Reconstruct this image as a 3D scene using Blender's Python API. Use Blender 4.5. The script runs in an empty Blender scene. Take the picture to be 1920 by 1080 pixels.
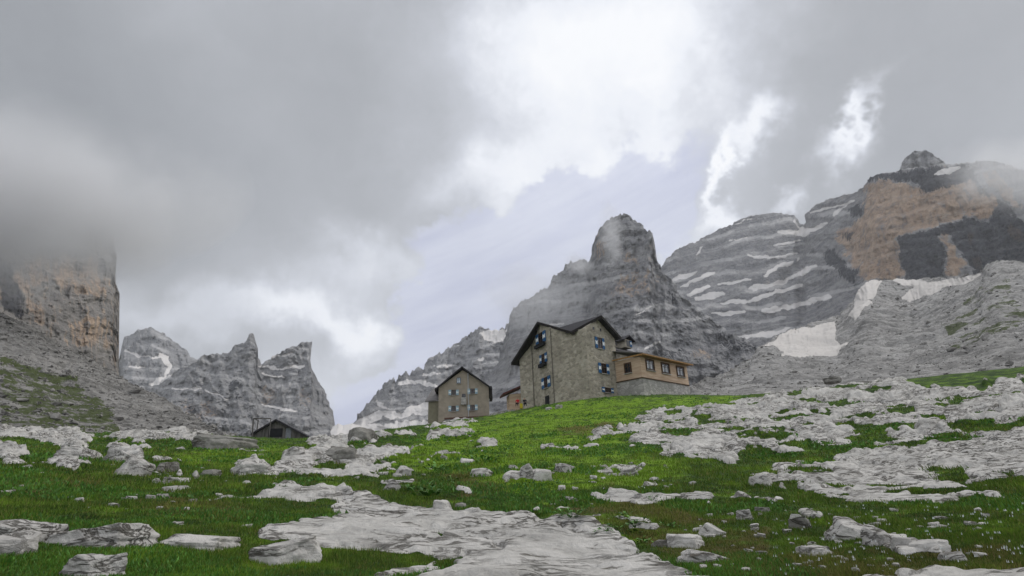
import bpy, math, random
import numpy as np
# ------------------------------------------------------------------ camera, sky, sun, exposure
F_PX = 1067.0; PITCH = math.radians(20.0); ROLL = math.radians(2.0)
CAM = np.array([0.0, 0.0, 1.6])
scene = bpy.context.scene
col = scene.collection
from mathutils import Matrix, Vector
cd = bpy.data.cameras.new('camera'); cam = bpy.data.objects.new('camera', cd); col.objects.link(cam)
cd.sensor_width = 36.0; cd.lens = F_PX / 1920.0 * 36.0; cd.clip_start = 0.1; cd.clip_end = 12000.0
cam.matrix_world = Matrix.Translation(CAM.tolist()) @ Matrix.Rotation(math.radians(90) + PITCH, 4, 'X') @ Matrix.Rotation(-ROLL, 4, 'Z')
scene.camera = cam
scene.view_settings.view_transform = 'Standard'; scene.view_settings.look = 'None'
scene.view_settings.gamma = 1.0; scene.view_settings.exposure = 0.33
scene.cycles.use_denoising = True
scene.cycles.max_bounces = 6; scene.cycles.diffuse_bounces = 3; scene.cycles.glossy_bounces = 2
scene.cycles.transparent_max_bounces = 8; scene.cycles.volume_bounces = 3; scene.cycles.volume_max_steps = 128
SUN_EL = math.radians(48); SUN_AZ = math.radians(62)       # azimuth clockwise from the view direction (+Y)

def ray(px, py):
    px = np.asarray(px, float); py = np.asarray(py, float)
    x = (px - 960) / F_PX; y = -(py - 540) / F_PX
    c, s = math.cos(ROLL), math.sin(ROLL)
    X = x * c + y * s; Y = -x * s + y * c
    cp, sp = math.cos(PITCH), math.sin(PITCH)
    return np.stack([X, cp - Y * sp, sp + Y * cp], -1)
def proj(P):
    d = np.asarray(P, float) - CAM
    cp, sp = math.cos(PITCH), math.sin(PITCH)
    zf = d[..., 1] * cp + d[..., 2] * sp
    zf = np.where(zf < 0.05, 0.05, zf)
    X = d[..., 0] / zf; Y = (-d[..., 1] * sp + d[..., 2] * cp) / zf
    c, s = math.cos(ROLL), math.sin(ROLL)
    return 960 + (X * c - Y * s) * F_PX, 540 - (X * s + Y * c) * F_PX
def at(px, py, d):
    r = ray(px, py); h = np.hypot(r[..., 0], r[..., 1])
    return CAM + r * (np.asarray(d, float) / h)[..., None]

# ---- node helpers
class NT:
    def __init__(s, tree): s.t = tree; s.t.nodes.clear()
    def n(s, typ, **kw):
        nd = s.t.nodes.new(typ)
        for k, v in kw.items():
            if k == 'ins':
                for i, x in v.items():
                    if x is None: continue
                    sock = nd.inputs[i]
                    if isinstance(x, bpy.types.NodeSocket): s.t.links.new(x, sock)
                    else: sock.default_value = x
            else: setattr(nd, k, v)
        return nd
    def math(s, op, a, b=0.0, c=None, clamp=False):
        nd = s.n('ShaderNodeMath', operation=op, use_clamp=clamp, ins={0: a, 1: b, 2: c}); return nd.outputs[0]
    def noise(s, vec, scale, detail=4.0, rough=0.55, dist=0.0):
        return s.n('ShaderNodeTexNoise', ins={'Vector': vec, 'Scale': scale, 'Detail': detail, 'Roughness': rough, 'Distortion': dist})
    def ss(s, v, a, b):
        return s.n('ShaderNodeMapRange', interpolation_type='SMOOTHSTEP', ins={0: v, 1: a, 2: b, 3: 0.0, 4: 1.0}).outputs[0]
    def lin(s, v, a, b, c=0.0, d=1.0):
        return s.n('ShaderNodeMapRange', ins={0: v, 1: a, 2: b, 3: c, 4: d}).outputs[0]
    def mix(s, f, a, b, blend='MIX'):
        nd = s.n('ShaderNodeMix', data_type='RGBA', blend_type=blend)
        for i, x in ((0, f), (6, a), (7, b)):
            if isinstance(x, bpy.types.NodeSocket): s.t.links.new(x, nd.inputs[i])
            else: nd.inputs[i].default_value = (tuple(x) + (1.0,) if i and len(x) == 3 else x)
        return nd.outputs[2]
    def vmul(s, v, m): return s.n('ShaderNodeVectorMath', operation='MULTIPLY', ins={0: v, 1: m}).outputs[0]
    def vadd(s, v, m): return s.n('ShaderNodeVectorMath', operation='ADD', ins={0: v, 1: m}).outputs[0]
    def attr(s, name): return s.n('ShaderNodeAttribute', attribute_name=name).outputs['Fac']

# ---- world: physical sky mixed with a procedural cloud cover laid out by direction
w = bpy.data.worlds.new('World'); scene.world = w; w.use_nodes = True
T = NT(w.node_tree)
tc = T.n('ShaderNodeTexCoord').outputs['Generated']
sky = T.n('ShaderNodeTexSky', sky_type='NISHITA', sun_disc=False, sun_elevation=SUN_EL, sun_rotation=SUN_AZ).outputs[0]
wn = T.noise(tc, 3.2, 5.0, 0.55).outputs['Color']
wn2 = T.noise(tc, 11.0, 4.0, 0.6).outputs['Color']
off = T.vmul(T.vadd(wn, (-0.5, -0.5, -0.5)), (0.30, 0.30, 0.30))
off2 = T.vmul(T.vadd(wn2, (-0.5, -0.5, -0.5)), (0.13, 0.13, 0.13))
dw = T.vadd(tc, T.vadd(off, off2))
dsoft = T.vadd(tc, T.vmul(T.vadd(wn, (-0.5, -0.5, -0.5)), (0.12, 0.12, 0.12)))
dg = T.vadd(tc, T.vadd(T.vmul(off, (0.35, 0.35, 0.35)), T.vmul(off2, (1.1, 1.1, 1.1))))
def lobe(px, py, rx, ry, ang=0.0, vec=None, sharp=False):
    """soft blob of cloud round a direction; rx, ry are its half sizes as seen, ang its tilt"""
    d = ray(px, py); d = d / np.linalg.norm(d)
    ca, sa = math.cos(math.radians(ang)), math.sin(math.radians(ang))
    a = ray(px + ca, py + sa); a = a / np.linalg.norm(a) - d; k = np.linalg.norm(a); a = a / k
    b = ray(px - sa, py + ca); b = b / np.linalg.norm(b) - d; kb = np.linalg.norm(b); b = b / kb
    A = a / (k * rx); B = b / (kb * ry)
    v = vec or dw
    p = T.n('ShaderNodeVectorMath', operation='DOT_PRODUCT', ins={0: v, 1: tuple(A)}).outputs['Value']
    q = T.n('ShaderNodeVectorMath', operation='DOT_PRODUCT', ins={0: v, 1: tuple(B)}).outputs['Value']
    r = T.n('ShaderNodeVectorMath', operation='DOT_PRODUCT', ins={0: v, 1: tuple(d)}).outputs['Value']
    c0 = float(np.dot(d, A)); c1 = float(np.dot(d, B))
    p = T.math('SUBTRACT', p, c0); q = T.math('SUBTRACT', q, c1)
    e = T.math('ADD', T.math('MULTIPLY', p, p), T.math('MULTIPLY', q, q))
    g = T.ss(e, 1.3, 0.75) if sharp else T.math('POWER', 2.718, T.math('MULTIPLY', e, -1.0))
    return T.math('MULTIPLY', g, T.math('GREATER_THAN', r, 0.0))
S = 0.43
S = T.math('ADD', T.math('MULTIPLY', T.math('SUBTRACT', T.noise(dsoft, 2.6, 6.0, 0.5).outputs[0], 0.5), 0.22), S)
LOBES = [  # px, py, rx, ry, tilt, gain, warped strongly?
    (20, 120, 260, 420, 0, -0.13, 0), (430, 300, 420, 260, 0, -0.05, 0), (60, 380, 260, 120, 0, -0.07, 0),
    (1160, 60, 240, 150, 0, 0.30, 1), (1070, 220, 200, 130, -30, 0.28, 1), (950, 345, 150, 50, -25, 0.20, 1),
    (1000, 120, 120, 90, 0, 0.10, 1), (1240, 160, 110, 130, 0, 0.16, 1),
    (700, 500, 130, 50, 8, 0.22, 2), (600, 590, 130, 40, 18, 0.30, 2), (400, 560, 260, 50, 5, 0.17, 1), (690, 640, 42, 50, 0, 0.26, 2), (560, 690, 150, 50, 0, 0.05, 1),
    (560, 740, 260, 60, 0, 0.12, 0),
    (1130, 370, 230, 90, -25, 0.13, 0), (1000, 640, 160, 90, 0, 0.10, 0), (1270, 440, 70, 45, -40, 0.26, 1),
    (1338, 320, 13, 75, 5, 0.42, 2), (1350, 400, 26, 22, -40, 0.30, 2), (1390, 250, 60, 26, -48, 0.34, 2), (1430, 205, 40, 30, -30, 0.24, 2), (1600, 210, 15, 75, 24, 0.42, 2), (1560, 270, 40, 30, 0, 0.2, 2), (1455, 365, 15, 28, 35, 0.26, 2),
    (1500, 330, 110, 60, 0, -0.02, 0), (1480, 60, 150, 110, 0, -0.06, 0), (1800, 130, 280, 260, 0, -0.05, 0), (1900, 330, 140, 90, 0, -0.06, 0)]
for (px, py, rx, ry, an, gain, hard) in LOBES:
    S = T.math('ADD', S, T.math('MULTIPLY', lobe(px, py, rx, ry, an, (dsoft, dw, dg)[hard]), gain))
S = T.math('ADD', S, T.math('MULTIPLY', T.math('SUBTRACT', T.noise(dw, 7.0, 8.0, 0.62).outputs[0], 0.5), T.lin(S, .42, .7, .10, .34)))
S = T.math('MINIMUM', T.math('MAXIMUM', S, 0.2), 0.93)
ramp = T.n('ShaderNodeValToRGB', ins={0: S})
cr = ramp.color_ramp; cr.elements[0].position = 0.2; cr.elements[0].color = (.195, .205, .22, 1)
cr.elements[1].position = 0.93; cr.elements[1].color = (.80, .81, .83, 1)
for p_, c_ in ((.40, (.335, .347, .37, 1)), (.60, (.53, .55, .60, 1)), (.78, (.72, .74, .785, 1))):
    e = cr.elements.new(p_); e.color = c_
gap = 0.0
for (px, py, rx, ry, an, gn) in ((930, 480, 170, 120, -25, 1.0), (800, 640, 80, 130, -15, 1.0), (1060, 420, 230, 80, -28, 0.9), (700, 770, 90, 70, 0, 0.9), (1200, 370, 140, 110, 0, 0.9), (1010, 620, 150, 90, 0, 0.8),
                                 (640, 505, 170, 60, 5, -1.0), (560, 630, 165, 75, 12, -1.2), (850, 330, 130, 70, -10, -0.6), (1460, 340, 120, 80, 0, -1.1), (1000, 250, 200, 90, 0, -0.5)):
    gap = T.math('ADD', gap, T.math('MULTIPLY', lobe(px, py, rx, ry, an, dg), gn))
gap = T.math('ADD', gap, T.math('MULTIPLY', T.math('SUBTRACT', T.noise(dw, 6.0, 8.0, 0.62).outputs[0], 0.5), 1.0))
gap = T.ss(gap, 0.38, 0.72)
streak = T.noise(T.n('ShaderNodeVectorRotate', rotation_type='Y_AXIS', ins={0: tc, 'Angle': 0.45}).outputs[0], 1.0, 1.0)
st = T.noise(T.vmul(T.n('ShaderNodeVectorRotate', rotation_type='Y_AXIS', ins={0: tc, 'Angle': 0.35}).outputs[0], (3.0, 3.0, 22.0)), 1.0, 5.0, 0.6).outputs[0]
thin = T.mix(T.lin(st, 0.35, 0.65), (.44, .465, .60), (.56, .585, .69))
cloud = T.mix(T.math('MULTIPLY', gap, 0.80), ramp.outputs[0], thin)
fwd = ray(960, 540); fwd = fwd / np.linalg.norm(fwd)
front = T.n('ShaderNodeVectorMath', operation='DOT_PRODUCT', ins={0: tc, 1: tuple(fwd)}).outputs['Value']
amp = T.math('MULTIPLY', T.lin(T.ss(front, 0.58, -0.1), 0, 1, 1.0, 2.3), 10.0)      # brightness added to the unseen sky overhead and behind, to light the land
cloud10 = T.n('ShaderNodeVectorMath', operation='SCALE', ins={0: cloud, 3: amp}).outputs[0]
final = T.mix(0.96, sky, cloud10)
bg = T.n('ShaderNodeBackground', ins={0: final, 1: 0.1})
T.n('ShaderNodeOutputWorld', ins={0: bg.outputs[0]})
w.cycles.sampling_method = 'MANUAL'; w.cycles.sample_map_resolution = 512

sd = bpy.data.lights.new('sun', 'SUN'); so = bpy.data.objects.new('sun', sd); col.objects.link(so)
sd.energy = 1.5; sd.angle = math.radians(12); sd.color = (1.0, 0.97, 0.92)
sv = Vector((math.sin(SUN_AZ) * math.cos(SUN_EL), math.cos(SUN_AZ) * math.cos(SUN_EL), math.sin(SUN_EL)))
so.rotation_euler = sv.to_track_quat('Z', 'Y').to_euler(); so.location = (0, 0, 60)

# ------------------------------------------------------------------ numpy noise and masks
_rs = np.random.RandomState(7); _TAB = _rs.rand(65536).astype(np.float32)
def vn2(x, y, seed=0):
    xi = np.floor(x).astype(np.int64); yi = np.floor(y).astype(np.int64)
    fx = (x - xi).astype(np.float32); fy = (y - yi).astype(np.float32)
    fx = fx * fx * fx * (fx * (fx * 6 - 15) + 10); fy = fy * fy * fy * (fy * (fy * 6 - 15) + 10)
    def h(a, b): return _TAB[((a * 73856093) ^ (b * 19349663) ^ (seed * 83492791 + 1013)) & 65535]
    a = h(xi, yi); b = h(xi + 1, yi); c = h(xi, yi + 1); d = h(xi + 1, yi + 1)
    return (a + (b - a) * fx) * (1 - fy) + (c + (d - c) * fx) * fy
def fbm(x, y, o=5, seed=0, g=0.5):
    s = 0; a = 1; t = 0
    for i in range(o):
        s = s + a * vn2(x, y, seed + i * 17); t += a; a *= g
        x, y = x * 1.62 - y * 1.18 + 3.1, x * 1.18 + y * 1.62 + 7.7
    return s / t
def ridged(x, y, o=4, seed=0, g=0.5):
    s = 0; a = 1; t = 0
    for i in range(o):
        s = s + a * (1 - np.abs(2 * vn2(x, y, seed + i * 13) - 1)) ** 2; t += a; a *= g
        x = x * 2.07 + 5.3; y = y * 2.07 + 1.7
    return s / t
def inpoly(x, y, poly):
    poly = np.asarray(poly, float); out = np.zeros(x.shape, bool)
    bb = (x >= poly[:, 0].min()) & (x <= poly[:, 0].max()) & (y >= poly[:, 1].min()) & (y <= poly[:, 1].max())
    if not bb.any(): return out
    X = x[bb]; Y = y[bb]; r = np.zeros(X.shape, bool); n = len(poly)
    for i in range(n):
        x0, y0 = poly[i]; x1, y1 = poly[(i + 1) % n]
        if y0 == y1: continue
        c = ((Y < y0) != (Y < y1)) & (X < (x1 - x0) * (Y - y0) / (y1 - y0) + x0)
        r ^= c
    out[bb] = r; return out
def strip(x, y, pts, wd):
    out = np.zeros(x.shape, bool)
    for (x0, y0), (x1, y1) in zip(pts[:-1], pts[1:]):
        L2 = (x1 - x0) ** 2 + (y1 - y0) ** 2
        t = np.clip(((x - x0) * (x1 - x0) + (y - y0) * (y1 - y0)) / L2, 0, 1)
        d = np.hypot(x - x0 - t * (x1 - x0), y - y0 - t * (y1 - y0))
        out |= d < wd * (0.55 + 0.45 * np.sin(np.pi * np.clip(t, .05, .95)))
    return out
def blur(m, n=1):
    m = m.astype(np.float32)
    for _ in range(n):
        m[1:-1] = (m[:-2] + 2 * m[1:-1] + m[2:]) / 4
        m[:, 1:-1] = (m[:, :-2] + 2 * m[:, 1:-1] + m[:, 2:]) / 4
    return m

# ------------------------------------------------------------------ mesh helpers
def props(o, label=None, cat=None, group=None, kind=None):
    if label: o['label'] = label
    if cat: o['category'] = cat
    if group: o['group'] = group
    if kind: o['kind'] = kind
    return o
def grid_obj(name, P, mat, attrs=None, wrap=False, smooth=True, parent=None):
    nr, nc = P.shape[:2]
    me = bpy.data.meshes.new(name); me.vertices.add(nr * nc); me.vertices.foreach_set('co', P.reshape(-1).astype(np.float32))
    idx = np.arange(nr * nc).reshape(nr, nc)
    if wrap: idx = np.concatenate([idx, idx[:, :1]], 1)
    q = np.stack([idx[:-1, :-1], idx[:-1, 1:], idx[1:, 1:], idx[1:, :-1]], -1).reshape(-1, 4)
    me.loops.add(q.size); me.loops.foreach_set('vertex_index', q.reshape(-1).astype(np.int32))
    me.polygons.add(len(q)); me.polygons.foreach_set('loop_start', (np.arange(len(q)) * 4).astype(np.int32))
    me.polygons.foreach_set('use_smooth', np.full(len(q), smooth))
    me.update(calc_edges=True); me.materials.append(mat)
    for k, v in (attrs or {}).items():
        a = me.attributes.new(k, 'FLOAT', 'POINT'); a.data.foreach_set('value', v.reshape(-1).astype(np.float32))
    o = bpy.data.objects.new(name, me); col.objects.link(o)
    if parent: o.parent = parent
    return o
def tri_obj(name, V, Fc, mat, attrs=None, smooth=False, parent=None):
    me = bpy.data.meshes.new(name); me.vertices.add(len(V)); me.vertices.foreach_set('co', np.asarray(V, np.float32).reshape(-1))
    k = Fc.shape[1]
    me.loops.add(Fc.size); me.loops.foreach_set('vertex_index', Fc.reshape(-1).astype(np.int32))
    me.polygons.add(len(Fc)); me.polygons.foreach_set('loop_start', (np.arange(len(Fc)) * k).astype(np.int32))
    me.polygons.foreach_set('use_smooth', np.full(len(Fc), smooth))
    me.update(calc_edges=True); me.materials.append(mat)
    for kk, v in (attrs or {}).items():
        a = me.attributes.new(kk, 'FLOAT', 'POINT'); a.data.foreach_set('value', v.reshape(-1).astype(np.float32))
    o = bpy.data.objects.new(name, me); col.objects.link(o)
    if parent: o.parent = parent
    return o

# ------------------------------------------------------------------ materials
def newmat(name):
    m = bpy.data.materials.new(name); m.use_nodes = True; return m, NT(m.node_tree)
def finish(t, colr, rough=0.9, bump=None, bstr=0.5, bdist=0.1, spec=0.25):
    nrm = None
    if bump is not None:
        nrm = t.n('ShaderNodeBump', ins={'Strength': bstr, 'Distance': bdist, 'Height': bump}).outputs[0]
    b = t.n('ShaderNodeBsdfPrincipled', ins={'Base Color': colr, 'Roughness': rough, 'Normal': nrm, 'Specular IOR Level': spec})
    t.n('ShaderNodeOutputMaterial', ins={0: b.outputs[0]})
def mountain_mat(name, s, c0=(.20, .195, .20), c1=(.33, .325, .325), tilt=(0.0, 0.0), bd=None):
    """layered limestone; s is the size in metres of its middle-sized features"""
    m, t = newmat(name)
    pos = t.n('ShaderNodeNewGeometry').outputs['Position']
    zz = t.n('ShaderNodeVectorMath', operation='DOT_PRODUCT', ins={0: pos, 1: (tilt[0], tilt[1], 1.0)}).outputs['Value']
    lay = t.n('ShaderNodeCombineXYZ', ins={0: zz, 1: 0.0, 2: 0.0}).outputs[0]
    pv = t.vmul(pos, (1 / s, 1 / s, 1 / s))
    big = t.noise(pv, 0.35, 5, 0.6).outputs[0]
    fine = t.noise(pv, 2.5, 7, 0.7).outputs[0]
    wz = t.vadd(t.vmul(lay, (1 / s * 1.6, 0, 0)), t.vmul(pv, (0.06, 0.09, 0.02)))
    strata = t.noise(wz, 1.0, 5, 0.75, 0.4).outputs[0]
    vert = t.noise(t.vmul(pv, (2.0, 2.0, 0.22)), 1.0, 5, 0.65).outputs[0]
    f = t.math('ADD', t.math('MULTIPLY', strata, 0.75), t.math('ADD', t.math('MULTIPLY', fine, 0.35), t.math('MULTIPLY', vert, 0.30)))
    f = t.ss(t.math('ADD', f, t.math('MULTIPLY', big, 0.35)), 0.68, 1.04)
    c = t.mix(f, c0, c1)
    lg = t.attr('ledge')
    c = t.mix(t.math('MULTIPLY', t.ss(t.math('ADD', lg, t.math('MULTIPLY', t.math('SUBTRACT', fine, 0.5), 1.6)), 0.22, 0.85), 0.7), t.mix(0.35, c, c0), t.mix(fine, c1, tuple(min(1, x * 1.25) for x in c1)))
    warm = t.attr('warm'); dark = t.attr('dark'); snow = t.attr('snow'); green = t.attr('green')
    wcol = t.mix(t.ss(vert, 0.35, 0.7), (.41, .27, .175), (.56, .42, .305))
    wcol = t.mix(t.math('MULTIPLY', t.ss(fine, 0.45, 0.7), 0.5), wcol, (.27, .22, .18))
    wcol = t.mix(t.math('MULTIPLY', t.ss(t.noise(t.vmul(pv, (.5, .5, .9)), 1.0, 7, 0.72).outputs[0], 0.50, 0.66), 0.65), wcol, (.19, .165, .15))
    wcol = t.mix(t.math('MULTIPLY', t.ss(strata, 0.55, 0.7), 0.45), wcol, (.55, .47, .39))
    wf = t.math('MULTIPLY', t.ss(t.math('ADD', warm, t.math('MULTIPLY', t.math('SUBTRACT', vert, 0.5), 2.0)), 0.35, 0.80), 0.9)
    c = t.mix(wf, c, wcol)
    df = t.ss(t.math('ADD', dark, t.math('MULTIPLY', t.math('SUBTRACT', t.noise(t.vmul(pv, (3.0, 3.0, 0.35)), 1.0, 6, 0.7).outputs[0], 0.5), 2.6)), 0.36, 0.74)
    c = t.mix(t.math('MULTIPLY', df, t.lin(fine, 0.3, 0.7, 0.96, 0.70)), c, (.018, .022, .032))
    gf = t.ss(t.math('ADD', green, t.math('MULTIPLY', t.math('SUBTRACT', t.noise(pv, 1.8, 6, 0.7).outputs[0], 0.5), 1.6)), 0.48, 0.6)
    c = t.mix(t.math('MULTIPLY', gf, 0.9), c, t.mix(fine, (.035, .04, .014), (.10, .11, .055)))
    sf = t.ss(t.math('ADD', snow, t.math('MULTIPLY', t.math('SUBTRACT', fine, 0.5), 0.9)), 0.46, 0.56)
    c = t.mix(sf, c, t.mix(big, (.50, .475, .455), (.62, .595, .575)))
    bmp = t.math('ADD', t.math('MULTIPLY', fine, 1.0), t.math('ADD', t.math('MULTIPLY', strata, 0.9), t.math('MULTIPLY', vert, 0.7)))
    bmp = t.math('MULTIPLY', bmp, t.math('SUBTRACT', 1.0, t.math('MULTIPLY', sf, 0.85)))
    finish(t, c, 0.95, bmp, 1.0, (bd or s * 0.5), 0.1)
    return m
def scree_mat(name, s, ca, cb):
    m, t = newmat(name)
    pos = t.n('ShaderNodeNewGeometry').outputs['Position']
    big = t.noise(pos, 0.05 / s * 1.0, 5, 0.6).outputs[0]
    mid = t.noise(pos, 0.35 / s, 9, 0.74).outputs[0]
    v = t.n('ShaderNodeTexVoronoi', feature='F1', ins={'Vector': t.vadd(pos, t.vmul(t.noise(pos, 1.2 / s, 3).outputs['Color'], (s, s, s))), 'Scale': 0.8 / s})
    v2 = t.n('ShaderNodeTexVoronoi', feature='F1', ins={'Vector': pos, 'Scale': 3.0 / s})
    lum = t.n('ShaderNodeSeparateColor', ins={0: v.outputs['Color']}).outputs[0]
    lum2 = t.n('ShaderNodeSeparateColor', ins={0: v2.outputs['Color']}).outputs[0]
    f = t.math('ADD', t.math('MULTIPLY', lum, 0.30), t.math('ADD', t.math('MULTIPLY', mid, 0.65), t.math('MULTIPLY', lum2, 0.2)))
    f = t.ss(t.math('ADD', f, t.math('MULTIPLY', big, 0.5)), 0.45, 1.15)
    c = t.mix(f, ca, cb)
    green = t.attr('green'); snow = t.attr('snow'); warm = t.attr('warm')
    gn = t.noise(pos, 0.25 / s, 6, 0.7).outputs[0]
    gf = t.ss(t.math('ADD', green, t.math('MULTIPLY', t.math('SUBTRACT', gn, 0.5), 2.2)), 0.50, 0.66)
    c = t.mix(t.math('MULTIPLY', gf, 0.92), c, t.mix(mid, (.022, .032, .006), (.080, .10, .032)))
    fine = t.noise(pos, 1.6 / s, 6, 0.7).outputs[0]
    sf = t.ss(t.math('ADD', snow, t.math('MULTIPLY', t.math('SUBTRACT', fine, 0.5), 0.8)), 0.46, 0.54)
    c = t.mix(sf, c, t.mix(t.noise(pos, .06 / s, 5).outputs[0], (.43, .405, .38), (.56, .53, .50)))
    h = t.math('ADD', t.math('MULTIPLY', mid, 1.0), t.math('SUBTRACT', 0.6, t.math('ADD', t.math('MULTIPLY', v.outputs['Distance'], 0.5), t.math('MULTIPLY', v2.outputs['Distance'], 0.2))))
    h = t.math('MULTIPLY', h, t.math('SUBTRACT', 1.0, t.math('MULTIPLY', sf, 0.9)))
    finish(t, c, 0.95, h, 1.0, 0.55 * s, 0.1)
    return m
def limestone(t, pos, k=1.0, c_lo=(.28, .27, .25), c_hi=(.50, .48, .45)):
    a = t.noise(pos, 1.1 * k, 8, 0.65, 0.3).outputs[0]
    b = t.noise(pos, 9.0 * k, 6, 0.7).outputs[0]
    cst = t.noise(t.vmul(pos, (0.55, 1.7, 2.5)), 1.6 * k, 7, 0.62, 0.9).outputs[0]
    crack = t.math('ABSOLUTE', t.math('SUBTRACT', cst, 0.5))
    crf = t.ss(crack, 0.040, 0.0)
    patchy = t.ss(t.noise(pos, 0.45 * k, 3).outputs[0], 0.40, 0.56)
    crf = t.math('MULTIPLY', crf, patchy)
    f = t.ss(t.math('ADD', t.math('MULTIPLY', a, 0.8), t.math('MULTIPLY', b, 0.35)), 0.36, 0.72)
    c = t.mix(f, c_lo, c_hi)
    li = t.ss(t.noise(pos, 2.6 * k, 7, 0.75).outputs[0], 0.56, 0.70)
    c = t.mix(t.math('MULTIPLY', li, 0.55), c, (.15, .14, .125))
    pit = t.ss(t.noise(t.vmul(pos, (1.0, 2.2, 2.2)), 1.7 * k, 8, 0.68, 0.6).outputs[0], 0.60, 0.68)
    c = t.mix(t.math('MULTIPLY', pit, 0.75), c, (.10, .085, .06))
    c = t.mix(t.math('MULTIPLY', crf, 0.85), c, (.055, .048, .035))
    h = t.math('ADD', t.math('MULTIPLY', a, 1.0), t.math('SUBTRACT', t.math('MULTIPLY', b, 0.25), t.math('ADD', t.math('MULTIPLY', pit, 0.35), t.math('MULTIPLY', crf, 0.40))))
    return c, h
def turf(t, pos):
    turf_lum = t.attr('turf_lum')
    a = t.noise(pos, 0.35, 6, 0.6).outputs[0]; b = t.noise(pos, 6.0, 5, 0.7).outputs[0]; d = t.noise(pos, 1.3, 5, 0.6).outputs[0]
    g = t.mix(t.ss(t.math('ADD', turf_lum, t.math('MULTIPLY', t.math('SUBTRACT', d, 0.5), 2.8)), 0.0, 1.0), (.026, .056, .008), (.150, .262, .014))
    g = t.mix(t.math('MULTIPLY', t.ss(t.noise(pos, 0.8, 6, 0.7).outputs[0], 0.52, 0.62), 0.75), g, (.014, .038, .008))
    br = t.ss(t.math('ADD', t.attr('brown'), t.math('MULTIPLY', t.math('SUBTRACT', t.noise(pos, 0.55, 7, 0.65).outputs[0], 0.5), 2.8)), 0.26, 0.72)
    g = t.mix(t.math('MULTIPLY', br, 0.75), g, t.mix(b, (.055, .030, .014), (.14, .095, .04)))
    return g, b
m_ground, t = newmat('alpine_ground')
pos = t.n('ShaderNodeNewGeometry').outputs['Position']
rc, rh = limestone(t, pos)
gc, gb = turf(t, pos)
gc = t.mix(t.math('MULTIPLY', gb, 0.5), gc, t.mix(0.5, gc, (.02, .03, .006)))
rk = t.ss(t.math('ADD', t.attr('rock'), t.math('MULTIPLY', t.math('SUBTRACT', t.noise(pos, 3.2, 6, 0.7).outputs[0], 0.5), 0.75)), 0.44, 0.54)
cc = t.mix(rk, gc, rc)
hh = t.math('ADD', t.math('MULTIPLY', rk, rh), t.math('MULTIPLY', t.math('SUBTRACT', 1.0, rk), t.math('MULTIPLY', gb, 0.5)))
finish(t, cc, 0.95, hh, 0.8, 0.22, 0.15)
m_boulder, t = newmat('boulder_limestone')
pos = t.n('ShaderNodeNewGeometry').outputs['Position']
rc, rh = limestone(t, pos, 1.3, (.25, .24, .225), (.48, .46, .43)); finish(t, rc, 0.95, rh, 0.8, 0.14, 0.15)
m_boulder_dark, t = newmat('boulder_weathered')
pos = t.n('ShaderNodeNewGeometry').outputs['Position']
rc, rh = limestone(t, pos, 0.8, (.10, .095, .085), (.26, .25, .225)); finish(t, rc, 0.95, rh, 0.8, 0.2, 0.15)
m_grass, t = newmat('grass_blades')
pos = t.n('ShaderNodeNewGeometry').outputs['Position']
gc, gb = turf(t, pos)
tone = t.attr('tone')
gc = t.mix(tone, t.mix(0.5, gc, (.025, .045, .008)), t.mix(0.42, gc, (.19, .30, .03)))
dry = t.math('GREATER_THAN', t.attr('dry'), 0.5)
gc = t.mix(t.math('MULTIPLY', dry, 0.6), gc, (.20, .16, .06))
finish(t, gc, 0.8, None, spec=0.15)
m_leaf, t = newmat('broad_leaf')
tone = t.attr('tone')
finish(t, t.mix(tone, (.025, .075, .010), (.085, .22, .02)), 0.6, None, spec=0.3)
def plain(name, c, rough=0.8, ns=0.0, nscale=6.0, bump=0.0, c2=None, spec=0.25):
    m, t = newmat(name)
    p = t.n('ShaderNodeNewGeometry').outputs['Position']
    n = t.noise(p, nscale, 6, 0.65).outputs[0]
    c2 = c2 or tuple(x * (1 - ns) for x in c)
    finish(t, t.mix(t.ss(n, 0.35, 0.65), c, c2), rough, n if bump else None, bump, 0.03, spec)
    return m
def masonry(name, ca, cb, cm, sc=2.2):
    m, t = newmat(name)
    p = t.n('ShaderNodeNewGeometry').outputs['Position']
    pw = t.vadd(p, t.vmul(t.noise(p, 2.0, 3).outputs['Color'], (0.25, 0.25, 0.25)))
    sc3 = t.vmul(pw, (1.0, 1.0, 1.6))
    v = t.n('ShaderNodeTexVoronoi', feature='F1', ins={'Vector': sc3, 'Scale': sc})
    e = t.n('ShaderNodeTexVoronoi', feature='DISTANCE_TO_EDGE', ins={'Vector': sc3, 'Scale': sc}).outputs['Distance']
    lum = t.n('ShaderNodeSeparateColor', ins={0: v.outputs['Color']}).outputs[0]
    st = t.noise(p, 0.5, 5, 0.6).outputs[0]; fine = t.noise(p, 7, 5, 0.7).outputs[0]
    c = t.mix(t.math('ADD', t.math('MULTIPLY', lum, 0.7), t.math('MULTIPLY', fine, 0.3)), ca, cb)
    c = t.mix(t.math('MULTIPLY', t.ss(e, 0.09, 0.03), 0.55), c, cm)
    c = t.mix(t.math('MULTIPLY', t.ss(st, 0.42, 0.72), 0.35), c, tuple(x * 0.6 for x in ca))
    finish(t, c, 0.95, t.math('ADD', t.math('MINIMUM', e, 0.2), t.math('MULTIPLY', fine, 0.15)), 0.8, 0.12, 0.15)
    return m
m_stone = masonry('tan_rubble_masonry', (.17, .152, .122), (.42, .385, .32), (.34, .30, .23))
m_stone2 = masonry('grey_rubble_masonry', (.22, .215, .20), (.42, .40, .375), (.20, .19, .18), 1.8)
m_render = plain('tan_render', (.30, .258, .205), 0.95, 0.22, 1.2, 0.4)
m_roof = plain('dark_roofing', (.028, .026, .030), 0.7, 0.45, 3.0, 0.3)
m_roofg = plain('grey_roof_sheet', (.17, .16, .155), 0.7, 0.3, 2.0, 0.3)
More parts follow.
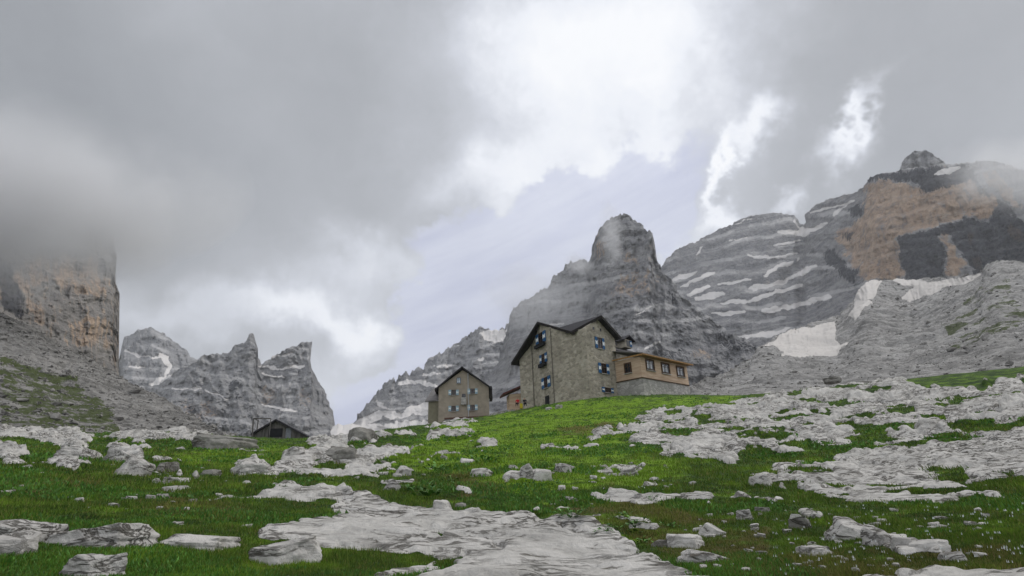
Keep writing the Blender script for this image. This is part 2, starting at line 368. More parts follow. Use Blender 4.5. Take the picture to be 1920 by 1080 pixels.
m_soffit = plain('black_soffit_boards', (.018, .015, .014), 0.85, 0.4, 4.0)
m_blue = plain('blue_shutter_paint', (.012, .085, .21), 0.6, 0.3, 5.0)
m_white = plain('white_shutter_paint', (.66, .68, .68), 0.6, 0.15, 5.0)
m_glass = plain('dark_window_glass', (.012, .014, .018), 0.15, 0.3, 2.0, spec=0.6)
m_woodf = plain('brown_window_wood', (.07, .034, .014), 0.7, 0.4, 5.0)
m_curtain = plain('white_curtain', (.52, .53, .56), 0.9, 0.3, 6.0)
m_red = plain('red_cloth', (.42, .018, .02), 0.85, 0.3, 5.0)
m_yel = plain('yellow_cloth', (.50, .42, .03), 0.85, 0.3, 5.0)
m_black = plain('black_cloth', (.015, .015, .018), 0.85, 0.3, 5.0)
m_skin = plain('skin', (.42, .25, .18), 0.6, 0.1, 5.0)
m_hair = plain('dark_hair', (.02, .014, .01), 0.7, 0.3, 20.0)
m_old, t = newmat('weathered_boards')
p = t.n('ShaderNodeNewGeometry').outputs['Position']
wv = t.noise(t.vmul(p, (5.0, 5.0, 0.5)), 1.0, 5, 0.7).outputs[0]
finish(t, t.mix(t.ss(wv, 0.3, 0.7), (.05, .046, .042), (.15, .14, .13)), 0.9, wv, 0.6, 0.05)
m_wood, t = newmat('larch_cladding')
p = t.n('ShaderNodeNewGeometry').outputs['Position']
wv = t.noise(t.vmul(p, (0.6, 0.6, 7.0)), 1.0, 5, 0.7).outputs[0]
finish(t, t.mix(t.ss(wv, 0.3, 0.7), (.33, .225, .15), (.50, .385, .28)), 0.75, wv, 0.6, 0.04)
m_wood_o = plain('orange_eave_wood', (.30, .165, .055), 0.7, 0.35, 4.0)

# ------------------------------------------------------------------ ground: one sheet, from under the camera to beyond the mountains
ISO_PX = np.array([-700, 0, 200, 400, 600, 700, 800, 870, 940, 1000, 1107, 1200, 1300, 1400, 1560, 1700, 1800, 1920, 2600], float)
def iso(d):
    k = sorted(d); return np.interp(ISO_PX, k, [d[q] for q in k])
ISO_R = [6.5, 9.5, 13, 19, 27, 38, 50, 64]
ISO_Y = [iso({-700: 1085, 2600: 1085}),
         iso({-700: 1000, 0: 1005, 600: 1008, 1100: 1016, 1920: 1005, 2600: 990}),
         iso({-700: 945, 0: 950, 600: 962, 1200: 962, 1920: 956, 2600: 935}),
         iso({-700: 880, 0: 895, 400: 900, 800: 906, 1200: 906, 1500: 916, 1920: 902, 2600: 870}),
         iso({-700: 840, 0: 860, 400: 864, 600: 868, 1000: 859, 1500: 864, 1920: 848, 2600: 800}),
         iso({-700: 815, 0: 838, 400: 842, 600: 846, 800: 830, 1000: 820, 1200: 813, 1500: 816, 1920: 792, 2600: 730}),
         iso({-700: 800, 0: 823, 400: 828, 600: 831, 800: 809, 1000: 789, 1200: 773, 1500: 770, 1920: 737, 2600: 660}),
         iso({-700: 790, 0: 815, 200: 815, 400: 822, 480: 829, 640: 829, 700: 816, 800: 799, 870: 792, 940: 779, 1000: 764, 1107: 749, 1200: 742, 1300: 742, 1400: 745, 1560: 729, 1700: 713, 1800: 702, 1920: 692, 2600: 600})]
# heights along azimuth for each ring
_az = np.radians(np.linspace(-62, 62, 400))
_Z = []
for R_, Y_ in zip(ISO_R, ISO_Y):
    Pp = at(ISO_PX, Y_, R_); a_ = np.arctan2(Pp[:, 0], Pp[:, 1]); o_ = np.argsort(a_)
    zz = np.interp(_az, a_[o_], Pp[o_, 2])
    k = np.ones(25) / 25; zz = np.convolve(np.pad(zz, 12, mode='edge'), k, 'valid')
    _Z.append(zz)
_zc = _Z[-1]
ISO_R2 = [0.0, 3.0] + ISO_R + [72, 90, 130, 220, 600, 6000]
_Z = [np.full(400, -0.1), np.full(400, 0.28)] + _Z + [_zc - 1.5, _zc - 6, _zc - 12, _zc - 14, _zc * 0 + 0, _zc * 0 - 10]
_Z = np.array(_Z)
_IR = np.array(ISO_R2, float)
# monotone-ish cubic in r (Hermite with limited slopes)
_D = np.diff(_Z, axis=0) / np.diff(_IR)[:, None]
_M = np.zeros_like(_Z); _M[0] = _D[0]; _M[-1] = _D[-1]
for i in range(1, len(_IR) - 1):
    m_ = (_D[i - 1] + _D[i]) / 2; lim = 3 * np.minimum(np.abs(_D[i - 1]), np.abs(_D[i]))
    _M[i] = np.sign(m_) * np.minimum(np.abs(m_), lim)
def base_h(x, y):
    x = np.asarray(x, float); y = np.asarray(y, float)
    r = np.hypot(x, y); a = np.arctan2(x, y)
    ac = np.clip(a, _az[0], _az[-1]); fa = (ac - _az[0]) / (_az[1] - _az[0]); ia = np.clip(fa.astype(int), 0, 398); ta = fa - ia
    k = np.clip(np.searchsorted(_IR, r, side='right') - 1, 0, len(_IR) - 2)
    h = _IR[k + 1] - _IR[k]; t = (r - _IR[k]) / h
    def g(A, kk): return A[kk, ia] * (1 - ta) + A[kk, ia + 1] * ta
    z = (2 * t**3 - 3 * t**2 + 1) * g(_Z, k) + (t**3 - 2 * t**2 + t) * h * g(_M, k) + (-2 * t**3 + 3 * t**2) * g(_Z, k + 1) + (t**3 - t**2) * h * g(_M, k + 1)
    back = np.clip((np.abs(a) - math.radians(60)) / math.radians(60), 0, 1)
    return z * (1 - back) + back * (-0.02 * r)
ROCKS = [
 [(395,925),(480,921),(600,914),(650,920),(700,935),(760,945),(830,960),(905,968),(950,977),(985,975),(1030,980),(1090,985),(1150,1005),(1200,1030),(1260,1050),(1330,1068),(1450,1080),(1500,1130),(560,1130),(620,1078),(700,1070),(735,1047),(830,1038),(790,1028),(700,1022),(600,1012),(560,1003),(490,1000),(495,988),(560,980),(625,968),(634,945),(610,932),(540,928),(395,932)],
 [(500,885),(530,862),(600,845),(665,850),(775,840),(765,855),(700,870),(712,895),(640,897),(500,893)],
 [(430,887),(450,870),(490,866),(495,880),(480,892)],
 [(575,836),(590,826),(640,823),(730,818),(775,808),(765,818),(700,826),(650,836),(620,842)],
 [(790,822),(820,812),(880,803),(885,812),(850,822),(800,828)],
 [(790,803),(830,796),(900,788),(880,797),(820,806)],
 [(1185,792),(1220,770),(1300,766),(1380,754),(1440,744),(1560,730),(1700,714),(1760,722),(1840,722),(1920,712),(2300,680),(2300,780),(1920,788),(1900,794),(1700,794),(1600,800),(1612,815),(1590,835),(1500,832),(1440,842),(1390,850),(1372,870),(1310,868),(1325,858),(1240,850),(1230,835),(1172,832),(1215,815),(1180,802)],
 [(1395,893),(1455,892),(1460,876),(1560,870),(1600,856),(1690,846),(1780,826),(1830,815),(1920,800),(2300,780),(2300,930),(1920,936),(1830,926),(1790,941),(1720,943),(1600,936),(1520,929),(1475,921),(1440,906)],
 [(1640,830),(1700,812),(1830,806),(1880,806),(1800,822),(1700,838),(1600,848)],
 [(1100,818),(1150,806),(1200,806),(1190,815),(1110,824)],
 [(0,808),(60,800),(130,806),(170,820),(150,843),(110,838),(80,824),(0,822)],
 [(120,835),(150,838),(180,860),(170,868),(130,850)],
 [(180,818),(250,815),(330,814),(400,820),(380,832),(300,828),(230,826)],
 [(195,842),(240,846),(262,860),(258,872),(225,860)],
 [(0,845),(40,850),(50,870),(20,880),(0,874)], [(85,868),(140,866),(170,880),(120,888)],
 [(1500,968),(1545,966),(1530,980)], [(1620,1005),(1700,1010),(1760,1030),(1680,1035)],
]
HOLES = [
 [(585,874),(620,868),(662,872),(640,884),(592,886)], [(1236,814),(1270,808),(1300,812),(1290,820),(1240,820)],
 [(1375,824),(1420,806),(1470,798),(1478,806),(1430,818),(1385,830)], [(1530,776),(1560,768),(1572,778),(1545,784)],
 [(1400,786),(1440,780),(1500,782),(1450,790)], [(1660,770),(1700,762),(1712,772),(1690,780)], [(1690,716),(1760,708),(1860,710),(1840,722),(1760,728)],
 [(1490,756),(1530,746),(1520,758)], [(1740,882),(1800,880),(1812,900),(1835,925),(1800,915),(1750,905)], [(1850,900),(1900,896),(1925,925),(1880,928)],
 [(830,1040),(860,1034),(850,1050),(800,1062),(770,1072),(745,1070),(790,1056)], [(805,1000),(840,1010),(830,1016),(795,1006)],
 [(1460,888),(1500,895),(1540,905),(1500,912),(1470,902)],
]
TURF_LUM = [([(800,810),(950,775),(1107,748),(1400,742),(1380,760),(1200,770),(1180,800),(1160,830),(1300,870),(1250,905),(1050,925),(800,890),(700,860)], 0.58),
        ([(990,905),(1150,890),(1170,910),(1050,935),(985,930)], 0.4), ([(430,840),(550,838),(560,862),(500,868),(420,880),(330,870),(330,850)], 0.45),
        ([(1380,880),(1600,840),(1900,800),(1700,830),(1560,870),(1420,895)], 0.3), ([(230,1010),(480,1030),(560,1070),(240,1085),(180,1040)], 0.3), ([(1050,970),(1200,960),(1240,1010),(1150,1010)], 0.35)]
BROWN = [[(1030,960),(1200,940),(1300,965),(1420,990),(1500,1040),(1480,1078),(1300,1050),(1150,990)], [(270,935),(420,930),(480,950),(470,975),(300,965)],
         [(40,900),(150,895),(180,915),(60,925)], [(850,890),(960,900),(900,935),(820,915)], [(1050,800),(1180,790),(1170,810),(1060,815)], [(1400,1040),(1920,1010),(1920,1085),(1400,1085)]]
def ground_fields(x, y):
    """rock, lush and brown fields plus relief over the ground, as functions of the place on it"""
    z = base_h(x, y); r = np.hypot(x, y)
    px, py = proj(np.stack([x, y, z], -1))
    vis = (y > 1.0) & (r < 80)
    k = 1 / np.clip(r, 6, 80)
    n1 = fbm(x * 0.9, y * 0.9, 5, 3) - 0.5; n2 = fbm(x * 0.9 + 40, y * 0.9, 5, 9) - 0.5
    f1 = fbm(x * 3.1, y * 3.1, 4, 23) - 0.5
    wx = px + n1 * 44 + f1 * 26; wy = py + n2 * 17 + f1 * 10
    rock = np.zeros(x.shape, np.float32)
    for p_ in ROCKS: rock[inpoly(wx, wy, p_)] = 1
    for p_ in HOLES: rock[inpoly(wx, wy, p_)] = 0
    # scattered flecks of bedrock in the turf, and turf pockets in the slabs
    fl = fbm(x * 0.55 + 9, y * 0.55, 5, 51)
    thr = np.where((px > 1180), 0.665, 0.73)
    rock[(fl > thr) & (py > 830)] = 1
    tp = fbm(x * 0.5, y * 0.8 + 20, 5, 77)
    rock[(tp > np.where(py < 850, 0.615, 0.65)) & (px > 1150) & (py < 930)] = 0
    rock[~vis] = 0
    rock[(~vis) & (fbm(x * 0.05, y * 0.05, 5, 5) > 0.5)] = 1
    turf_lum = np.zeros(x.shape, np.float32) + 0.22; brown = np.zeros(x.shape, np.float32)  # greener hill growth, and vignette darkening of the foreground put into the colour
    for p_, a in TURF_LUM: turf_lum[inpoly(px + n1 * 90, py + n2 * 30, p_)] += a
    for p_ in BROWN: brown[inpoly(px + n1 * 120, py + n2 * 40, p_)] = 0.6
    return z, px, py, rock, turf_lum, brown, vis
def relief_z(x, y, rk, r):
    s = np.clip(r / 16, 0.55, 2.6)
    # slabs: tilted beds with steps, pits and cracks
    u = x * 0.35 + y * 0.22
    bed = fbm(x * 0.28, y * 0.5, 5, 101)
    step = bed * 7; step = (np.floor(step) + np.clip((step - np.floor(step)) * 3.0, 0, 1)) / 7
    cr = ridged(x * 0.55 + bed * 1.5, y * 1.1, 4, 211)
    pit = fbm(x * 2.4, y * 2.4, 4, 301)
    zr = 0.08 * s + s * (0.55 * (step - 0.5) + 0.14 * (pit - 0.5)) - s * 0.34 * np.clip(cr - 0.58, 0, 1) * 2
    zg = 0.30 * (fbm(x * 0.16, y * 0.16, 3, 401) - 0.5) + 0.15 * (fbm(x * 1.1, y * 0.8, 4, 451) - 0.5) + 0.015 * (fbm(x * 3.5, y * 3.5, 3, 455) - 0.5)
    return zr * rk + zg * (1 - rk * 0.5)
def azgrid():
    th = []
    a = -48.0
    while a < 48.0: th.append(a); a += 96.0 / 980
    b = 48.0; out = []
    while b < 312: out.append(b); b += 6
    return np.radians(np.array(th + out))
th = azgrid()
rr = np.concatenate([np.array([0.01, 1.0, 2.5, 4.0, 5.0]), np.geomspace(5.6, 66, 560), np.geomspace(66.5, 200, 60)[1:], np.array([260, 350, 500, 800, 1500, 3000, 5500])])
TH, RR = np.meshgrid(th, rr)
GX = np.sin(TH) * RR; GY = np.cos(TH) * RR
gz, gpx, gpy, grock, gturf_lum, gbrown, gvis = ground_fields(GX, GY)
grk = blur(grock, 2); gturf_lum = blur(gturf_lum, 14); gbrown = blur(gbrown, 10)
fade = np.clip((RR - 3) / 3, 0, 1) * np.clip((160 - RR) / 60, 0, 1)
GZ = gz + relief_z(GX, GY, blur(grock, 2), RR) * fade
ground = props(grid_obj('ground', np.stack([GX, GY, GZ], -1), m_ground, {'rock': grk, 'turf_lum': gturf_lum, 'brown': gbrown}, wrap=True), kind='structure')
NF = 980
_thf = th[:NF]
def gsample(arr, x, y):
    r = np.hypot(x, y); a = np.arctan2(x, y)
    j = np.clip((a - _thf[0]) / (_thf[1] - _thf[0]), 0, NF - 2); j0 = j.astype(int); tj = j - j0
    i = np.interp(r, rr, np.arange(len(rr))); i0 = np.clip(i.astype(int), 0, len(rr) - 2); ti = i - i0
    return (arr[i0, j0] * (1 - tj) + arr[i0, j0 + 1] * tj) * (1 - ti) + (arr[i0 + 1, j0] * (1 - tj) + arr[i0 + 1, j0 + 1] * tj) * ti
def ground_hit(px, py, rmax=66):
    """nearest point of the ground seen at (px, py) of the photograph"""
    px = np.atleast_1d(np.asarray(px, float)); py = np.atleast_1d(np.asarray(py, float))
    rd = ray(px, py); h = np.hypot(rd[:, 0], rd[:, 1]); dx = rd[:, 0] / h; dy = rd[:, 1] / h; sl = rd[:, 2] / h
    best = np.full(px.shape, float(rmax)); found = np.zeros(px.shape, bool)
    prev = None
    lastR, lastg = 5.0, None
    for R_ in np.geomspace(5.0, rmax, 320):
        gap = (1.6 + sl * R_) - gsample(GZ, dx * R_, dy * R_); new = (gap <= 0) & ~found
        if lastg is not None:
            f = np.clip(lastg / np.maximum(lastg - gap, 1e-6), 0, 1); best[new] = (lastR + (R_ - lastR) * f)[new]
        found |= gap <= 0; lastR, lastg = R_, gap
    return dx * best, dy * best, gsample(GZ, dx * best, dy * best), best, found

# ------------------------------------------------------------------ mountains and scree: relief surfaces with their own distance and depth
def relief(name, sil, ybot, rB, rT, mat, step=1.5, rows=200, strata=6, amp=0.05, gully=0.03, jag=3.0, tilt=0.0, feat=30.0,
           snow=(), snowp=(), warm=(), dark=(), green=(), back=0.5, seed=1, ledge=0.75, backdrop=0.5, dist_px=None, warmbase=0.0, greenbase=0.0, gw=6.0, nrm=1.0, edge=16.0, warmk=0.5, greenk=0.5, darkk=1.0):
    sx = np.array([p[0] for p in sil], float); sy = np.array([p[1] for p in sil], float)
    xs = np.arange(sx[0], sx[-1] + step, step)
    top = np.interp(xs, sx, sy)
    yb = np.interp(xs, [p[0] for p in ybot], [p[1] for p in ybot]) if isinstance(ybot, (list, tuple)) else np.full(xs.shape, float(ybot))
    rb = np.interp(xs, [p[0] for p in rB], [p[1] for p in rB]) if isinstance(rB, (list, tuple)) else np.full(xs.shape, float(rB))
    rt = np.interp(xs, [p[0] for p in rT], [p[1] for p in rT]) if isinstance(rT, (list, tuple)) else np.full(xs.shape, float(rT))
    kk = np.ones(41) / 41; rb = np.convolve(np.pad(rb, 20, mode='edge'), kk, 'valid'); rt = np.convolve(np.pad(rt, 20, mode='edge'), kk, 'valid')
    t = np.linspace(0, 1, rows)[:, None]
    PX = np.broadcast_to(xs, (rows, len(xs))).copy()
    PY = yb + (top - yb) * t
    jg = (ridged(PX / 26.0, PY / 40.0 + seed, 4, seed) - 0.5) * jag * 1.6 + (vn2(PX / 4.0, PY / 5.0, seed + 5) - 0.5) * jag * 0.8
    PY = PY + jg * t ** 5
    PX = PX + (fbm(PX / 60.0, PY / 22.0, 5, seed + 6, .6) - .5) * edge
    # coordinates along the face, in metres
    rm = float(np.mean(rb) + np.mean(rt)) / 2; mpp = rm / F_PX
    U = PX * mpp; Vv = -PY * mpp
    # profile: cliffs (little recession) alternate with ledges (much recession)
    ph = (Vv + tilt * U) / feat + 3.0 * fbm(U / (feat * 9), Vv / (feat * 5), 3, seed + 3) + 0.45 * fbm(U / feat, Vv / (feat * 2), 3, seed + 4)
    if strata:
        fr = ph - np.floor(ph)
        wgt = 0.18 + ledge * 3.0 * np.exp(-((fr - 0.5) / 0.13) ** 2)
        fr2 = ph * 2.7 + 0.3; fr2 = fr2 - np.floor(fr2)
        wgt = wgt + ledge * 0.8 * np.exp(-((fr2 - 0.5) / 0.15) ** 2)
    else: wgt = np.ones_like(ph)
    G = np.cumsum(wgt, 0); G = (G - G[:1]) / (G[-1:] - G[:1])
    gc_ = np.cumsum(np.pad(G, ((0, 0), (5, 5)), mode='edge'), 1); gc_ = np.concatenate([gc_[:, :1] * 0, gc_], 1); G = (gc_[:, 11:] - gc_[:, :-11]) / 11
    G = 0.6 * G + 0.4 * t ** 1.15
    Rr = rb + (rt - rb) * G
    span = rm * amp
    low = fbm(U / (feat * 5.0), Vv / (feat * 9.0), 5, seed + 11, 0.55) - 0.5
    gl = ridged((U + 0.25 * Vv * (low)) / (feat * 1.6), Vv / (feat * gw), 4, seed + 21, 0.55)
    fine = fbm(U / (feat * 0.35), Vv / (feat * 0.35), 4, seed + 31, 0.6) - 0.5
    env = np.clip(t * 8, 0, 1)
    sm = np.zeros(PX.shape, np.float32); wm = sm.copy() + warmbase; dm = sm.copy(); gm = sm.copy() + greenbase
    a1 = (fbm(U / (feat * .5), Vv / (feat * .5), 4, seed + 41) - .5); a2 = (fbm(U / (feat * .5) + 50, Vv / (feat * .5), 4, seed + 43) - .5)
    a3 = fbm(U / (feat * .14), Vv / (feat * 1.6), 3, seed + 45, .6) - .5
    qx = PX + a1 * 30; qy = PY + a2 * 16 + a3 * 14
    for p_ in snow: sm[inpoly(PX + a1 * 16, PY + a2 * 10, p_)] = 1
    for p_, wd in snowp: sm[strip(PX + a1 * 16, PY + a2 * 9, p_, wd)] = 1
    for p_ in warm: wm[inpoly(qx, qy, p_)] = warmk
    for p_ in dark: dm[inpoly(qx, qy, p_)] = 1
    for p_ in green: gm[inpoly(qx, qy, p_)] = greenk
    sm = blur(sm, 1)
    smooth_ = 1 - 0.85 * blur(sm, 3)
    Rr = Rr + env * nrm * (span * 2.2 * low - rm * gully * (gl - 0.4) * smooth_ + rm * gully * 0.55 * fine * smooth_)
    P = at(PX, PY, Rr)
    if not strata:                                   # scree: heaps and blocks stand up from the slope
        hx, hy = P[..., 0], P[..., 1]; q_ = np.clip(Rr / 60, .8, 8)
        lump = 0.9 * (fbm(hx / 9, hy / 9, 5, seed + 71) - .5) + 0.35 * np.clip(ridged(hx / 3.1, hy / 3.1, 3, seed + 72) - .45, 0, 1)
        lump2 = 16 * (fbm(hx / 60, hy / 60, 4, seed + 73) - .5)
        P[..., 2] += env * (lump * np.minimum(q_, 3) * 1.2 + lump2 * np.clip((Rr - 60) / 200, 0, 1)) * np.clip((1 - t) * 6, .35, 1)
    # the far side
    nb = 6; Pb = []
    last = P[-1]; d = (last - CAM); hd = np.hypot(d[:, 0], d[:, 1]); un = d[:, :2] / hd[:, None]
    H = last[:, 2]
    for k_ in range(1, nb + 1):
        dr = back * rm * 0.25 * k_; q = last.copy(); q[:, :2] += un * dr; q[:, 2] = H - (H + 5) * min(1.0, backdrop * (k_ / nb) ** 1.2 * 2) ; Pb.append(q)
    P = np.concatenate([P, np.array(Pb)], 0)
    def ext(a): return np.concatenate([a, np.repeat(a[-1:], nb, 0)], 0)
    return props(grid_obj(name, P, mat, {'snow': ext(sm), 'warm': ext(blur(wm, 10)), 'dark': ext(blur(dm, 16) * darkk), 'green': ext(blur(gm, 3)), 'ledge': ext(blur(np.clip((wgt - .25) / 2.2, 0, 1) * (1 if strata else 0) * np.clip((fbm(U / (feat * 2.2), Vv / (feat * 1.2), 4, seed + 91) - .42) * 5, 0, 1), 1))}), kind='structure')
def z5(l): return [(1220 + a / 2.16, 260 + b / 2.16) for a, b in l]
def z3(l): return [(a / 2.25, 380 + b / 2.25) for a, b in l]
def z4(l): return [(640 + a / 2.25, 380 + b / 2.25) for a, b in l]
mm_cliff = mountain_mat('cliff_limestone', 7, (.18, .172, .165), (.39, .365, .34), bd=2.4)
mm_mid = mountain_mat('tower_limestone', 13, (.19, .19, .20), (.47, .46, .455))
mm_right = mountain_mat('layered_limestone', 14, (.17, .17, .18), (.45, .44, .435), tilt=(-0.12, 0.0))
mm_far = mountain_mat('distant_limestone', 16, (.21, .21, .22), (.47, .46, .455))
m_scree_l = scree_mat('left_scree', 1.2, (.075, .072, .066), (.27, .26, .245)); m_scree_r = scree_mat('right_scree', 3.0, (.11, .107, .102), (.36, .35, .335))

relief('mountain', [(225,660),(232,634),(262,620),(285,613),(300,622),(335,645),(368,672),(400,690),(440,700)], 830, 1250, 1650, mm_far, rows=140, feat=26, seed=3, jag=4,
       snowp=[(z3([(670,640),(720,690),(700,740),(640,770)]), 5), (z3([(520,620),(600,650),(700,650)]), 2.5), (z3([(540,690),(620,700)]), 2)], warmbase=0.1)
relief('mountain', [(255,760),(300,718),(340,690),(375,672),(400,665),(428,662),(440,648),(460,640),(468,626),(478,632),(481,668),(490,682),(520,665),(540,650),(583,641),(584,680),(590,705),(612,740),(626,770),(632,815)],
       840, 760, 1020, mm_far, rows=220, feat=17, seed=8, jag=5, tilt=0.12, amp=0.07, gully=0.035,
       snowp=[(z3([(1100,660),(1180,645),(1240,635)]), 2.6), (z3([(1095,690),(1180,700),(1280,690)]), 3), (z3([(620,770),(680,750),(720,715)]), 4), (z3([(730,785),(860,785),(960,830)]), 2), (z3([(1090,720),(1200,740)]), 2), (z3([(1100,850),(1250,880)]), 2.5)],
       warm=[z3([(760,830),(900,840),(920,900),(850,930),(780,880)]), z3([(1110,770),(1170,770),(1170,850),(1110,850)]), z3([(1250,780),(1300,780),(1310,860),(1270,860)])],
       dark=[z3([(975,740),(1005,750),(1010,840),(985,840)]), z3([(800,860),(840,880),(880,900),(800,900)])], warmbase=0.08)
relief('mountain', [(648,815),(660,795),(690,752),(735,714),(790,692),(812,670),(850,650),(880,630),(900,617),(925,620),(948,616),(975,600),(1000,590)], 830, 800, 1150, mm_far, rows=200, feat=16, seed=14, jag=10, tilt=-0.15, ledge=1.0,
       snow=[[(897,622),(930,617),(950,617),(945,640),(925,643),(905,632)]],
       snowp=[(z4([(70,930),(170,890),(250,900),(330,860),(390,850)]), 8), (z4([(240,760),(330,755),(400,770)]), 4.5), (z4([(390,690),(480,690)]), 3), (z4([(330,730),(420,720)]), 2.6), (z4([(30,955),(200,945),(360,930)]), 8),
              (z4([(570,660),(610,660)]), 3), (z4([(150,840),(200,870)]), 3.5), (z4([(600,870),(640,830),(720,860)]), 8), (z4([(250,900),(300,880),(360,880)]), 8)])
relief('mountain', [(900,760),(912,700),(930,688),(948,640),(955,600),(965,577),(990,562),(1030,538),(1036,522),(1060,502),(1080,486),(1090,483),(1105,489),(1112,468),(1120,440),(1135,413),(1155,404),(1180,408),(1205,424),(1222,438),(1230,478),(1245,512),(1262,532),(1280,560),(1310,580),(1345,612),(1400,640),(1428,665),(1440,720)],
       780, [(900, 520), (1100, 460), (1440, 520)], [(900, 760), (1000, 740), (1150, 700), (1250, 640), (1440, 620)], mm_mid, step=1.3, rows=330, feat=17, seed=21, jag=8, darkk=.55, tilt=-0.10, amp=0.07, gully=0.042, gw=4.0, ledge=1.15,
       snowp=[(z4([(850,520),(950,510)]), 1.6), ([(1205,655),(1240,640)], 2.2), ([(1190,590),(1230,572)], 1.4)],
       warm=[z4([(1065,150),(1110,120),(1130,200),(1075,250)]), z4([(1190,210),(1240,210),(1250,260),(1200,260)]), z4([(1290,190),(1325,180),(1330,260),(1300,250)]), z4([(1170,300),(1290,280),(1370,330),(1330,380),(1200,400),(1120,390)]), [(1300,655),(1330,650),(1335,670),(1305,672)]],
       dark=[[(1190,655),(1280,650),(1300,680),(1250,676)], [(1350,620),(1420,650),(1400,665),(1340,650)], z4([(1330,380),(1390,360),(1420,420),(1360,410)])], warmbase=0.06)
relief('mountain', [(1225,560),(1240,500),(1246,488),(1262,474),(1290,460),(1320,445),(1370,420),(1400,406),(1440,399),(1462,399),(1490,406),(1500,420),(1506,424),(1512,404),(1530,385),(1560,372),(1600,362),(1618,352),(1624,338),(1640,328),(1700,318),(1780,308),(1830,302),(1860,303),(1920,318),(2000,330),(2120,420)],
       720, [(1225, 900), (1560, 800), (1800, 760), (2120, 760)], [(1225, 1250), (1500, 1300), (1620, 1020), (1800, 960), (2120, 960)], mm_right, step=1.35, rows=330, feat=25, seed=31, jag=4, tilt=-0.22, amp=0.04, gully=0.018, ledge=1.1,
       snowp=[(z5(a), b * 1.25) for a, b in (([(85,575),(180,540)], 4), ([(115,600),(255,545)], 3), ([(150,635),(235,600)], 4), ([(185,650),(285,630)], 5), ([(290,665),(400,655),(500,625),(620,590)], 3.5), ([(400,605),(500,595),(560,565),(670,515)], 4.5),
              ([(460,695),(530,690),(600,670),(720,640)], 5), ([(405,472),(480,485),(590,465)], 2.5), ([(460,555),(520,520),(570,500)], 3.2), ([(490,432),(600,410)], 2.2), ([(520,380),(620,382),(715,340)], 3.5), ([(600,382),(640,370)], 7), ([(650,300),(760,270),(820,250)], 2),
              ([(740,310),(790,272)], 2), ([(250,710),(380,705)], 2.6), ([(1160,138),(1250,115)], 4), ([(190,470),(210,435)], 1.8), ([(585,320),(595,365)], 1.6), ([(310,812),(420,800),(540,780),(560,765)], 4), ([(300,420),(400,400)], 1.3), ([(270,590),(410,568)], 2.2), ([(320,350),(420,320)], 1.0), ([(590,500),(600,480)], 1.6))],
       warm=[z5([(870,190),(930,165),(1010,180),(1100,210),(1200,190),(1300,165),(1390,230),(1400,290),(1380,330),(1300,310),(1200,340),(1100,370),(1010,395),(1010,470),(1020,570),(840,570),(800,480),(760,420),(740,370),(850,330),(860,250)]),
             z5([(1160,400),(1200,380),(1230,440),(1280,510),(1250,560),(1190,560),(1200,470)]), z5([(1265,385),(1300,375),(1320,430),(1300,440)]), z5([(1440,340),(1512,380),(1512,430),(1450,390)]), z5([(1330,130),(1400,130),(1480,230),(1512,300),(1440,250),(1390,200)]), z5([(1310,490),(1340,480),(1350,540),(1320,545)])],
       dark=[z5([(1010,395),(1120,370),(1220,335),(1300,310),(1370,350),(1390,300),(1400,240),(1440,260),(1512,330),(1560,360),(1560,520),(1380,500),(1330,560),(1290,560),(1290,500),(1240,440),(1220,385),(1165,395),(1190,470),(1180,570),(1030,580),(1005,470)]),
             z5([(880,150),(1010,130),(1120,120),(1290,100),(1330,170),(1390,240),(1340,230),(1300,170),(1200,200),(1100,215),(1060,190),(980,165),(880,170)]), z5([(800,290),(850,250),(860,300),(820,330)]), z5([(770,390),(850,360),(840,380),(790,410)]), z5([(700,440),(760,460),(840,560),(830,600),(770,560),(700,470)])], warmbase=0.10, warmk=0.85)
relief('mountain', [(1686,330),(1692,312),(1702,294),(1715,283),(1740,283),(1765,298),(1776,306),(1784,330)], 380, 1150, 1220, mm_far, rows=70, feat=25, seed=36, jag=3)
relief('snowfield', [(618,800),(632,794),(642,798),(660,794),(680,800)], 840, 520, 640, mm_far, rows=40, feat=30, seed=37, jag=1, amp=0.01, gully=0.004, snow=[[(600,780),(700,780),(700,860),(600,860)]])
relief('mountain', [(-330,260),(-100,340),(0,362),(60,372),(120,378),(170,382),(203,394),(212,420),(216,480),(218,520),(224,560),(226,620),(223,700),(222,760)], 790,
       [(-330, 230), (0, 250), (150, 300), (226, 345)], [(-330, 270), (0, 290), (150, 345), (226, 380)], mm_cliff, step=1.3, rows=330, feat=13, seed=41, jag=3, amp=0.065, gully=0.042, gw=9.0, ledge=0.35,
       warm=[z3([(70,260),(250,200),(400,240),(480,330),(440,400),(300,380),(200,330),(130,400),(60,330)]), z3([(300,490),(440,480),(460,540),(400,600),(330,620),(270,560)]), z3([(130,400),(180,420),(190,520),(140,510)]), z3([(470,480),(500,500),(505,640),(470,680),(440,600)])],
       dark=[z3([(0,200),(50,280),(110,380),(110,480),(60,490),(0,440)])], warmbase=0.27, warmk=.6)
